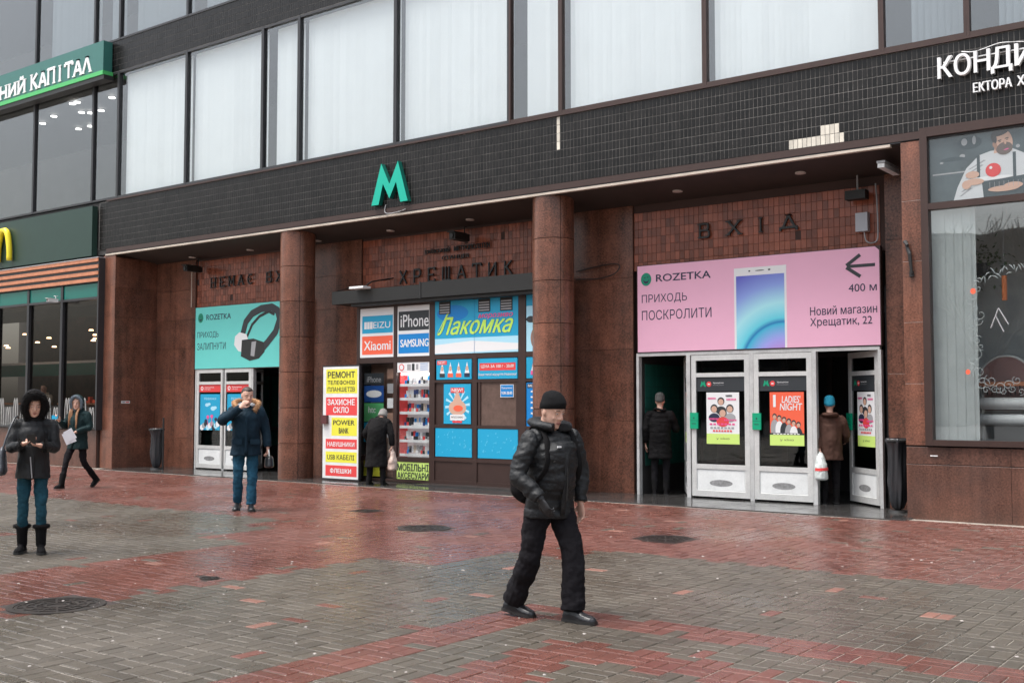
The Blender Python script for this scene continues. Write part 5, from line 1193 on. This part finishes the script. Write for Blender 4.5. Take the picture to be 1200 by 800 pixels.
def person(label, loc, rz, pose={}, top=None, legs=None, feet=None, hat=None, hair=None, hood=None, vox=.008, scale=1.0, glove='', slim=1.0, hem=None, face=True, skirt=0, group=None, seated=False):
    J = dict(DEF); J.update(pose); V_ = lambda k: Vector(J[k])
    t = thing('person', label, 'person', loc, rad(rz), group, scale)
    Hm = Matrix.Translation(V_('head')) @ Matrix.Rotation(J['yaw'], 4, 'Z') @ Matrix.Rotation(-J['pitch'], 4, 'X') @ Matrix.Rotation(J['roll'], 4, 'Y')
    X = lambda *p: Hm @ Vector(p)
    # body: one continuous skin
    g = G(); head_geo(g, Hm)
    g.tube([V_('neck')+Vector((0, -.0, -.06)), V_('neck'), X(0, -.022, -.10), X(0, -.022, -.04)], [(.065, .06), (.056, .056), (.054, .054), (.05, .05)], 12, sub=2)
    g.tube([V_('pelvis')-Vector((0, 0, .05)), V_('pelvis'), V_('waist'), V_('chest'), V_('neck')-Vector((0, 0, .04))], [(.10, .07), (.125, .085), (.115, .08), (.14, .09), (.07, .06)], 16, sub=2)
    for s_ in 'LR':
        g.tube([V_('chest').lerp(V_('sh'+s_), .5)-Vector((0, 0, .02)), V_('sh'+s_)-Vector((0, 0, .05)), V_('el'+s_), V_('wr'+s_)], [.034, .034, .030, .025], 10, sub=3)
        g.tube([V_('hip'+s_), V_('kn'+s_), V_('an'+s_), V_('an'+s_)-Vector((0, 0, .02))], [.046, .034, .026, .026], 10, sub=3)
        if glove != s_ and glove != 'LR': hand_geo(g, V_('wr'+s_), J['hd'+s_], J['hn'+s_], (-1 if s_ == 'L' else 1)*(-1), J.get('curl'+s_, J['curl']))
    g.build('body', m_skin, t, voxel=min(vox, .006), sm=1)
    for s_ in 'LR':
        if glove in (s_, 'LR') and glove: g = G(); hand_geo(g, V_('wr'+s_), J['hd'+s_], J['hn'+s_], (-1 if s_ == 'L' else 1)*(-1), J.get('curl'+s_, J['curl'])); g.tube([V_('wr'+s_)-Vector(J['hd'+s_]).normalized()*.05, V_('wr'+s_)], [.034, .032], 10); g.build('glove', m_glove, t, voxel=.0055, sm=1)
    if face:
        g = G()
        for s_ in (-1, 1):
            g.ball(X(s_*.030, .0835, .010), (.0115, .0055, .0042), 10, m_eye, Hm.to_3x3()); g.ball(X(s_*.030+.001, .0885, .0095), (.0050, .0018, .0040), 8, m_iris, Hm.to_3x3())
        g.build('eyes', None, t, smooth=True)
        g = G()
        for s_ in (-1, 1): g.tube([X(s_*.014, .0945, .029), X(s_*.030, .095, .036), X(s_*.048, .083, .032)], [(.002, .003)]*3, 6)
        g.build('eyebrows', hair[0] if hair else m_hairb, t)
        g = G(); g.tube([X(-.023, .086, -.063), X(-.010, .0955, -.059), X(0, .0965, -.061), X(.010, .0955, -.059), X(.023, .086, -.063)], [.002, .0045, .0045, .0045, .002], 8, sub=2); g.tube([X(-.018, .088, -.068), X(0, .0955, -.070), X(.018, .088, -.068)], [.002, .005, .002], 8, sub=3); g.build('lips', m_lip, t, smooth=True)
    # trousers
    if legs:
        m, rt, rk, rb = legs; g = G()
        g.tube([V_('waist'), V_('pelvis')+Vector((0, 0, .02)), V_('pelvis')-Vector((0, 0, .08))], [(.155*slim, .115), (.178*slim, .125), (.15*slim, .11)], 16, sub=3)
        for s_ in 'LR':
            a, k, b_ = V_('hip'+s_), V_('kn'+s_), V_('an'+s_)
            g.tube([a+Vector((0, 0, .04)), a-Vector((0, 0, .05)), a.lerp(k, .5), k, k.lerp(b_, .5), b_+Vector((0, -.005, -.01))], [(rt*.9, rt), (rt, rt*1.05), ((rt+rk)*.5,)*2, rk, (rk+rb)*.5, rb], 14, sub=4)
        g.build('trousers', m, t, voxel=max(vox, .008), sm=2, wr=.013, wsc=(12, 12, 11))
    if feet:
        kind, m = feet
        for s_ in 'LR': g2 = G(); sole_geo(g2, V_('an'+s_), J['ft'+s_], J['pt'+s_], wd=.044 if kind == 'boot' else .048, L=.25 if kind == 'boot' else .285); g2.build('sole', m_black, t)
        for s_ in 'LR': g1 = G(); shoe_geo(g1, V_('an'+s_), J['ft'+s_], J['pt'+s_], boot=J.get('bh', .17) if kind == 'boot' else 0, wd=.044 if kind == 'boot' else .048, L=.25 if kind == 'boot' else .285, up=(V_('kn'+s_)-V_('an'+s_)).normalized()); g1.build(kind, m, t, voxel=.006, sm=1)
    # coat
    if top:
        m, hemz, fl, sl, q, thick = top; g = G(); P0 = V_('pelvis'); hz = Vector((P0.x, P0.y+(hem or 0), hemz)); q_ = (q, .0075) if q else None
        mid = hz.lerp(V_('waist'), .5)
        g.tube([hz, mid, V_('waist'), V_('chest'), V_('chest').lerp(V_('neck'), .55), V_('neck')-Vector((0, 0, .005))],
               [(.19*fl*slim, .145*fl), (.185*(fl+1)/2*slim, .146), (.185*slim, .142+thick), (.200*slim, .135+thick), (.165*slim, .112+thick*.5), (.075, .075)], 22, sub=9, quilt=q_)
        for s_ in 'LR':
            sg = 1 if s_ == 'R' else -1
            w2 = V_('wr'+s_); e_ = V_('el'+s_); w2 = w2+(e_-w2).normalized()*.015
            g.tube([V_('chest').lerp(V_('neck'), .6)+Vector((sg*.04, 0, 0)), V_('sh'+s_)+Vector((sg*-.015, 0, -.018)), V_('sh'+s_)+Vector((sg*.015, 0, -.075)), V_('sh'+s_).lerp(e_, .55), e_, e_.lerp(w2, .5), w2], [.055, .064*sl, .068*sl, .062*sl, .058*sl, .053*sl, .043*sl], 16, sub=7, quilt=q_)
        g.build('coat', m, t, voxel=vox, sm=2, wr=.011, wsc=(9, 9, 15) if q else (10, 10, 7))
        # placket, pockets and collar
        g = G(); yb = .146+thick
        zs = [hemz+.02+(V_('neck').z-.14-hemz)*k/8 for k in range(9)]
        def front(z):
            zz = [(hemz, .15*fl, P0.y+(hem or 0)), (V_('waist').z, .142+thick, V_('waist').y), (V_('chest').z, .135+thick, V_('chest').y), (V_('neck').z, .07, V_('neck').y)]
            for (z0, r0, y0), (z1, r1, y1) in zip(zz, zz[1:]):
                if z <= z1: k = max(0, (z-z0)/(z1-z0)); return y0+(y1-y0)*k+r0+(r1-r0)*k
            return zz[-1][1]
        g.tube([(V_('chest').x*.5, front(z)-.002, z) for z in zs], [(.022, .008)]*9, 8); g.build('placket', m, t, smooth=True)
        if not hood:
            g = G(); nk = V_('neck'); g.tube([nk+Vector((.085*math.cos(a), .085*math.sin(a), .02+.015*math.sin(a*2))) for a in [rad(k) for k in range(-250, 71, 20)]], [(.022, .034)]*17, 10, ref=(0, 0, 1)); g.build('collar', m, t, voxel=.008, sm=2)
    if hair:
        m, kind = hair; g = G()
        if kind == 'short':
            S = [(-.03, .070, .02, -.096), (.0, .077, .03, -.101), (.03, .079, .045, -.106), (.06, .078, .080, -.106), (.088, .069, .078, -.095), (.107, .050, .052, -.072), (.121, .024, .014, -.036)]
            V = []; F = []; n = 18
            for z, wd, fr, bk in S:
                for k in range(n): a = 2*math.pi*k/n; V.append(X(wd*math.cos(a), (fr+bk)/2+(fr-bk)/2*math.sin(a), z))
            for i in range(len(S)-1):
                for k in range(n): j = (k+1) % n; F.append((i*n+k, i*n+j, (i+1)*n+j, (i+1)*n+k))
            F.append(tuple(range(n-1, -1, -1))); F.append(tuple((len(S)-1)*n+k for k in range(n))); g.add(V, F); g.build('hair', m, t, smooth=True)
        else:
            for k in range(26):
                sd_ = 1 if k % 2 else -1; o = R_.uniform(.0, 1)
                g.tube([X(sd_*.03*o, .03, .112), X(sd_*.066, .045-.02*o, .05), X(sd_*(.066+.008*o), .05-.04*o, -.06), V_('neck')+Vector((sd_*(.045+.05*o), .12+.02*o, -.04)), V_('neck')+Vector((sd_*(.03+.07*o), .145+.02*o, -.20-.16*R_.random()))], [.006, .013, .014, .014, .004], 6, sub=3)
            g.build('hair', m, t, smooth=True)
    if hat:
        m, cuff = hat; g = G(); S = [(cuff, .080, .088, -.104), (cuff+.004, .087, .099, -.112), (cuff+.046, .089, .097, -.114), (cuff+.053, .085, .092, -.111), (.108, .081, .084, -.106), (.132, .066, .060, -.088), (.150, .040, .028, -.056), (.157, .010, 0, -.02)]
        V = []; F = []; n = 24
        for z, wd, fr, bk in S:
            for k in range(n): a = 2*math.pi*k/n; r1 = 1+.006*math.cos(k*math.pi); V.append(X(wd*r1*math.cos(a), (fr+bk)/2+(fr-bk)/2*r1*math.sin(a), z+(0 if z > .09 else .030*math.sin(a))))
        for i in range(len(S)-1):
            for k in range(n): j = (k+1) % n; F.append((i*n+k, i*n+j, (i+1)*n+j, (i+1)*n+k))
        F.append(tuple(range(n-1, -1, -1))); F.append(tuple((len(S)-1)*n+k for k in range(n))); g.add(V, F); g.build('hat', m, t, smooth=True)
    if hood:
        kind, m, mf, fr_ = hood; g = G()
        if kind == 'up':
            ring = [X(.098*math.cos(a)*1.0, .055+.02*math.sin(a), .004+.135*math.sin(a)) for a in [rad(k) for k in range(-90, 271, 20)]]
            V = []; F = []; n = len(ring); cc = [(1, 0, 0), (1.04, -.07, .005), (.95, -.13, .0), (.55, -.165, -.01), (.1, -.17, -.02)]
            for sc_h, dy, dz in cc:
                for k in range(n): a = rad(-90+20*k); V.append(X(.112*sc_h*math.cos(a), .05+dy, .006+.140*sc_h*math.sin(a)+dz))
            for i in range(len(cc)-1):
                for k in range(n-1): F.append((i*n+k, i*n+k+1, (i+1)*n+k+1, (i+1)*n+k))
            F.append(tuple((len(cc)-1)*n+k for k in range(n-1)))
            g.add(V, F); o = g.build('hood', m, t, smooth=True); so = o.modifiers.new('s', 'SOLIDIFY'); so.thickness = .012; so.offset = 1
            g = G(); g.tube([V_('neck')+Vector((0, 0, -.05)), V_('neck')+Vector((0, -.01, .02)), X(0, -.04, -.11)], [(.11, .10), (.105, .095), (.098, .088)], 14, sub=2); g.build('neck_flap', m, t, voxel=.01, sm=2)
            if mf: g = G(); g.tube(ring, [fr_*.7]*n, 8, ref=(0, 1, 0)); fur(g, ring, fr_*.72, 6500, fr_*.62); g.build('fur_trim', mf, t)
        else:  # hood lying on the back
            nk = V_('neck'); g.tube([nk+Vector((-.085, .02, -.02)), nk+Vector((-.085, -.06, .005)), nk+Vector((0, -.115, .0)), nk+Vector((.085, -.06, .005)), nk+Vector((.085, .02, -.02))], [(.02, .035), (.035, .055), (.04, .085), (.035, .055), (.02, .035)], 12, ref=(0, 0, 1), sub=4); g.build('hood', m, t, voxel=.01, sm=2)
            if mf:
                arc = [nk+Vector(p) for p in ((-.10, .11, -.07), (-.145, .05, .0), (-.165, -.04, .05), (-.09, -.13, .08), (.09, -.13, .08), (.165, -.04, .05), (.145, .05, .0), (.10, .11, -.07))]
                g = G(); g.tube(arc, [fr_*.7]*8, 8, sub=3); fur(g, arc, fr_*.72, 5000, fr_*.7); g.build('fur_trim', mf, t)
    return t, Hm
def held(name, label, cat, t, g_list, group=None):
    """a thing held by a person: top-level, placed with the person's transform"""
    mw = Matrix.Translation(t.location) @ t.rotation_euler.to_matrix().to_4x4() @ Matrix.Scale(t.scale[0], 4)
    r = None
    if len(g_list) == 1:
        n, g, m, kw = g_list[0]; o = g.build(name, m, **kw); o.data.transform(mw); tag(o, label, cat, group); return o
    c = sum((Vector(v) for v in g_list[0][1].v), Vector())/len(g_list[0][1].v); c = mw @ c
    r = thing(name, label, cat, c)
    for n, g, m, kw in g_list: o = g.build(n, m, r, **kw); o.data.transform(Matrix.Translation(-c) @ mw)
    return r

# --- man in the black padded jacket walking to the right in the foreground
man, HM = person('man in black beanie and padded jacket striding across the foreground', (-4.82, -8.905, 0), -108, dict(
    pelvis=(0, -.02, .90), waist=(0, 0, 1.04), chest=(0, .02, 1.24), neck=(.01, .015, 1.41), head=(.015, .045, 1.55), pitch=.32, yaw=.16,
    shL=(-.20, 0, 1.37), shR=(.20, .02, 1.37), elL=(-.29, .0, 1.09), wrL=(-.25, .05, .85), elR=(.31, .02, 1.08), wrR=(.235, .20, .91), hdR=(-.3, .45, -.85), hnR=(-.8, -.2, .2), hdL=(.0, .12, -1), hnL=(1, .1, 0),
    hipL=(-.09, 0, .86), hipR=(.09, -.03, .86), knL=(-.10, .15, .475), anL=(-.075, .18, .098), knR=(.13, -.08, .46), anR=(.13, -.29, .115), ftL=.30, ftR=.35, ptL=0.0, ptR=-.12, curlL=.45, curlR=.75),
    top=(m_coatblk, .765, 1.10, 1.16, .07, .06), legs=(m_trous, .104, .084, .088), feet=('shoe', m_leather), hat=(m_knit, .018), glove='R', vox=.007, scale=1.0)
V3 = Vector
g = G(); g.tube([(0, -.13, 1.38), (0, -.18, 1.33), (0, -.23, 1.12), (0, -.22, .95), (0, -.17, .87)], [(.10, .05), (.14, .07), (.19, .09), (.20, .10), (.15, .06)], 16, sub=4)
g2 = G(); g2.tube([(0, -.28, 1.14), (0, -.30, 1.05), (0, -.28, .95)], [(.12, .03), (.12, .045), (.11, .03)], 12, sub=3)
g3 = G()
for s_ in (-1, 1): g3.tube([(s_*.11, -.13, 1.37), (s_*.115, -.05, 1.435), (s_*.12, .05, 1.42), (s_*.13, .135, 1.32), (s_*.155, .16, 1.15), (s_*.185, .06, 1.02), (s_*.15, -.14, .95)], [(.026, .010)]*7, 8, sub=4)
held('backpack', 'black backpack on the back of the man in the foreground', 'backpack', man, [('pack', g, m_coatmat, dict(voxel=.01, wr=.008)), ('pocket', g2, m_coatmat, dict(voxel=.01)), ('strap', g3, m_coatmat, dict(smooth=True))])
g = G(); g.box(.05, .085, .196, .206, 1.285, 1.297, rz=.1); g.build('logo_patch', m_white, man)
g = G()
for s_ in (-1, 1): g.tube([(s_*.05, .187, 1.20), (s_*.11, .183, 1.18)], [.004]*2, 6)
g.tube([(0, .205, .90), (0, .215, 1.10), (.01, .20, 1.25)], [.004]*3, 6); g.build('zip', m_black, man)
g = G(); nk = V3((.01, .015, 1.41)); g.tube([nk+V3((-.05, .11, .02)), nk+V3((-.11, .02, .04)), nk+V3((-.08, -.09, .06)), nk+V3((0, -.12, .065)), nk+V3((.08, -.09, .06)), nk+V3((.11, .02, .04)), nk+V3((.05, .11, .02))], [(.035, .06)]*7, 10, ref=(0, 0, 1), sub=4); g.build('hood', m_coatblk, man, voxel=.008, sm=2, wr=.006)

# --- woman with the big black fur hood, looking at her phone
wom, HW = person('woman in black fur-hooded coat and jeans looking down at her phone', (-11.33, -9.33, 0), -122, dict(
    pelvis=(0, 0, .93), chest=(0, .0, 1.25), neck=(0, 0, 1.42), head=(0, .05, 1.56), pitch=.35, yaw=.15, shL=(-.17, 0, 1.37), shR=(.17, 0, 1.37),
    elL=(-.21, .05, 1.11), elR=(.21, .05, 1.11), wrL=(-.07, .25, 1.14), wrR=(.085, .25, 1.16), hdL=(.75, .35, .15), hdR=(-.6, .45, .15), hnL=(0, 0, 1), hnR=(0, 0, 1), curl=.55,
    hipL=(-.08, 0, .88), hipR=(.08, 0, .88), knL=(-.09, .05, .5), anL=(-.095, .02, .10), knR=(.09, .02, .5), anR=(.095, -.09, .10), ftL=.1, ftR=-.25, bh=.20),
    top=(m_coatblk, .79, 1.10, .98, 0, .02), legs=(m_jeans2, .080, .058, .044), feet=('boot', m_coatmat), hood=('up', m_coatmat, m_furb, .055), hair=(m_hairb, 'short'), slim=.84, scale=1.02)
g = G()
for s_, an in ((-1, (-.095, .025, .10)), (1, (.095, -.075, .10))):
    ring = [V3((an[0]+.066*math.cos(a), an[1]+.066*math.sin(a), .285)) for a in [k*math.pi/6 for k in range(13)]]
    g.tube(ring, [.022]*13, 8, ref=(0, 0, 1)); fur(g, ring, .02, 900, .02)
g.build('fur_cuff', m_furb, wom)
g = G()
for s_ in (-1, 1):
    c = V3((s_*.12, .22, 1.145)); ring = [c+V3((.02*math.cos(a)*0, .05*math.cos(a), .05*math.sin(a))) for a in [k*math.pi/5 for k in range(11)]]; fur(g, ring, .018, 600, .022)
g.build('sleeve_fur', m_furb, wom)
g = G(); g.tube([(.0, .175, .80), (.02, .178, 1.02)], [.006]*2, 6); g.build('zip', m_greyprint, wom)
g = G(); g.box(-.035, .045, .335, .345, 1.14, 1.29); g.v = [tuple(V3((x, .34+(y-.34)-(z-1.215)*-.55, 1.20+(z-1.215)*.75))) for x, y, z in g.v]
held('mobile_phone', 'dark phone in the hands of the woman with the black fur hood', 'phone', wom, [('mobile_phone', g, m_phone, {})])
g = G(); V = []
g.tube([(.29, .14, .84), (.29, .14, .88), (.29, .13, 1.02), (.28, .10, 1.08)], [(.04, .15), (.055, .19), (.045, .15), (.02, .11)], 16, ref=(1, 0, 0), sub=4)
g2 = G(); g2.tube([(.29, .22, 1.03), (.26, .16, 1.2), (.18, .05, 1.43), (.16, -.1, 1.38), (.24, -.06, 1.15), (.29, .02, 1.03)], [.010]*6, 6, sub=3)
held('handbag', 'large dark grey leather handbag on the arm of the woman with black fur hood', 'handbag', wom, [('bag', g, m_leatherg, dict(voxel=.01, wr=.006)), ('strap', g2, m_leatherg, dict(smooth=True))])

# --- man in the navy parka holding his nose
man2, HN = person('man in navy parka and blue jeans pinching his nose as he walks', (-13.24, -4.88, 0), -128, dict(
    pitch=.22, yaw=.25, head=(-.01, .055, 1.605), elR=(.33, .12, 1.25), wrR=(.075, .225, 1.445), hdR=(-.62, -.12, .75), hnR=(-.2, -1, -.2), elL=(-.27, -.05, 1.13), wrL=(-.30, .02, .87), hdL=(-.02, .1, -1), hnL=(1, 0, 0), curlL=1.1, curlR=.7,
    knL=(-.09, .04, .48), anL=(-.08, .06, .10), knR=(.10, -.0, .49), anR=(.10, -.14, .12), ptR=-.2, ftL=.05, ftR=-.2),
    top=(m_coatnavy, .77, 1.15, 1.22, 0, .035), legs=(m_jeans, .095, .070, .064), feet=('shoe', m_leather), hair=(m_hairb, 'short'), hood=('down', m_lining, m_furt, .042), scale=1.07, vox=.009)
g = G()
for s_ in (-1, 1): g.box(s_*.12-.065, s_*.12+.065, .165, .185, .93, 1.0)
g.box(-.20, .20, .17, .182, .985, .99); g.build('pocket_flap', m_coatnavy, man2)
g = G(); g.tube([(-.32, .03, .60), (-.32, .03, .62), (-.32, .03, .72), (-.31, .03, .76)], [(.06, .14), (.07, .16), (.06, .13), (.03, .08)], 14, sub=3)
g2 = G(); g2.tube([(-.32, .11, .74), (-.315, .07, .82), (-.31, .03, .855), (-.315, -.01, .82), (-.32, -.05, .74)], [.008]*5, 6, sub=4)
held('handbag', 'small black bag hanging from the hand of the man in the navy parka', 'bag', man2, [('bag', g, m_leather, dict(voxel=.01)), ('handle', g2, m_alu, dict(smooth=True))])

# --- woman with long fair hair and the grey fur hood
w3, H3 = person('woman in dark green coat with grey fur hood and long fair hair', (-19.17, -4.0, 0), -160, dict(
    head=(0, .045, 1.60), yaw=.35, pitch=.12, neck=(0, 0, 1.46), elL=(-.25, .0, 1.15), wrL=(-.13, .24, 1.06), hdL=(.5, .6, -.35), hnL=(.3, 0, .8), elR=(.27, .04, 1.16), wrR=(.22, .27, 1.28), hdR=(.0, .7, .4), hnR=(0, -.2, 1),
    knR=(.09, .20, .52), anR=(.08, .34, .11), bh=.19, knL=(-.09, -.06, .50), anL=(-.09, -.40, .17), ptL=-.55, ptR=.05, curl=.7),
    top=(m_coatteal, .74, 1.16, 1.08, 0, .02), legs=(m_trous, .082, .058, .042), feet=('boot', m_coatmat), hood=('up', m_coatteal, m_furg, .034), hair=(m_hairl, 'long'), slim=.92, scale=1.0, vox=.010)
g = G(); g.box(-.17, .05, .30, .302, .86, 1.06, rz=.0); g.v = [(x+(z-.96)*.35, y+(z-.96)*.25+.02, z-(x+.06)*.35) for x, y, z in g.v]
g2 = G(); g2.box(-.19, -.01, .305, .307, .90, 1.08); g2.v = [(x+(z-.96)*.5, y+(z-.96)*.25+.02, z-(x+.06)*.5) for x, y, z in g2.v]
held('papers', 'white paper sheets held low by the woman with grey fur hood', 'papers', w3, [('sheet', g, m_paper, {}), ('sheet', g2, m_paper, {})])
g = G(); g.box(.17, .30, .36, .37, 1.305, 1.375)
held('mobile_phone', 'pale blue lit phone held up by the woman with grey fur hood', 'phone', w3, [('mobile_phone', g, m_cyan, {})])

# --- elderly person bending at the kiosk
old, HO = person('bent person in long black coat seen from behind at the kiosk', (-15.12, -.14, 0), 22, dict(
    pelvis=(0, 0, .88), waist=(0, .03, 1.0), chest=(0, .13, 1.16), neck=(0, .24, 1.29), head=(-.02, .36, 1.34), pitch=.75, shL=(-.17, .17, 1.25), shR=(.17, .17, 1.25), elL=(-.27, .12, 1.0), wrL=(-.24, .26, .80), elR=(.27, .10, .98), wrR=(.29, .10, .76), hdR=(0, 0, -1), hnR=(-1, 0, 0), curlR=1.1,
    hipL=(-.09, 0, .84), hipR=(.09, 0, .84), knL=(-.12, .02, .47), knR=(.12, .02, .47), anL=(-.15, 0, .10), anR=(.15, -.02, .10)),
    top=(m_coatmat, .36, 1.22, 1.15, 0, .03), legs=(m_trous, .09, .07, .048), feet=('boot', m_coatmat), hat=(m_knitg, -.03), vox=.010, face=False, scale=1.0)
g = G(); g.tube([(.295, .10, .30), (.295, .10, .33), (.30, .10, .46), (.30, .10, .60), (.295, .10, .72)], [(.06, .09), (.095, .13), (.09, .12), (.05, .07), (.012, .012)], 18, sub=4)
held('plastic_bag', 'pinkish beige plastic bag hanging from the bent person\'s hand at the kiosk', 'bag', old, [('plastic_bag', g, m_plastic, dict(voxel=.008, wr=.012, wsc=(14, 14, 9)))])

# --- woman with the blue hat going in at the right-hand door
blu, HB = person('woman in brown coat and blue knitted hat entering the right door', (-6.60, 1.35, .012), 24, dict(
    elL=(-.24, -.06, 1.14), wrL=(-.17, -.10, .90), hdL=(.1, .1, -1), curlL=1.0, elR=(.26, .06, 1.14), wrR=(.26, .24, 1.02), hdR=(0, .8, .1), knR=(.09, .1, .5), anR=(.09, .05, .1)),
    top=(m_coatbrown, .72, 1.10, 1.12, 0, .025), legs=(m_trous, .09, .068, .048), feet=('boot', m_coatmat), hat=(m_knitb, .0), hood=('down', m_coatbrown, None, .03), vox=.010, face=False, scale=.965)
g = G(); g.tube([(-.15, -.20, .40), (-.15, -.20, .44), (-.155, -.20, .60), (-.16, -.17, .74), (-.165, -.13, .86)], [(.07, .10), (.105, .13), (.10, .12), (.075, .09), (.015, .015)], 18, sub=4)
m_pbag = M('white_carrier_bag', (.68, .70, .70), .35, bump=.5, bs=18, hue=(.05, .30, .18), hv=.0)
b1 = held('plastic_bag', 'white plastic bag with red and green print carried by the woman in blue hat', 'bag', blu, [('bag', g, M('carrier_bag', (.62, .66, .64), .35, var=.25, vs=22, bump=.5, bs=18), dict(voxel=.008, wr=.010, wsc=(14, 14, 9))), ('red_print', (lambda q: (q.tube([(-.15, -.20, .555), (-.152, -.20, .60)], [(.108, .128), (.106, .124)], 18), q)[1])(G()), m_red, {})])

# --- dark figure in the left opening of the right-hand entrance
drk, HD = person('dark figure in padded coat and grey beanie inside the right entrance', (-9.68, 1.36, .012), 24, dict(elR=(.27, .08, 1.14), wrR=(.27, .28, 1.15), hdR=(0, 1, 0), hdL=(0, .2, -1)),
    top=(m_coatmat, .62, 1.12, 1.14, .09, .03), legs=(m_trous, .088, .066, .048), feet=('boot', m_coatmat), hat=(M('dark_grey_knit', (.07, .068, .065), .9), .01), vox=.010, face=False, scale=1.0)

# --- guests inside the restaurant
per = dict(pelvis=(0, 0, .93))
person('seated guest in pale jacket behind the restaurant window at the far left', (-29.3, 1.15, .38), 200, dict(elR=(.26, .1, 1.14), wrR=(.12, .3, 1.15), elL=(-.26, .1, 1.14), wrL=(-.12, .3, 1.13), hdR=(-.5, .5, 0), hdL=(.5, .5, 0), knL=(-.12, .42, .88), anL=(-.12, .42, .45), knR=(.12, .42, .88), anR=(.12, .42, .45)),
       top=(M('cream_jacket', (.50, .47, .40), .8, var=.2, vs=8), .85, 1.0, 1.1, 0, .02), legs=(m_trous, .09, .07, .06), feet=('shoe', m_leather), hair=(m_hairg, 'short'), vox=.012)
person('guest with raised arm and dark coat behind the rightmost restaurant pane', (-26.0, 1.2, .62), 190, dict(elR=(.26, .1, 1.14), wrR=(.12, .3, 1.15), elL=(-.2, .1, 1.5), wrL=(-.1, .2, 1.72), hdL=(.1, .2, 1), knL=(-.12, .42, .88), anL=(-.12, .42, .45), knR=(.12, .42, .88), anR=(.12, .42, .45)),
       top=(m_coatteal, .85, 1.0, 1.1, 0, .02), legs=(m_trous, .09, .07, .06), feet=('shoe', m_leather), hair=(m_hairb, 'short'), vox=.012)

bpy.data.scenes.remove(TMP)
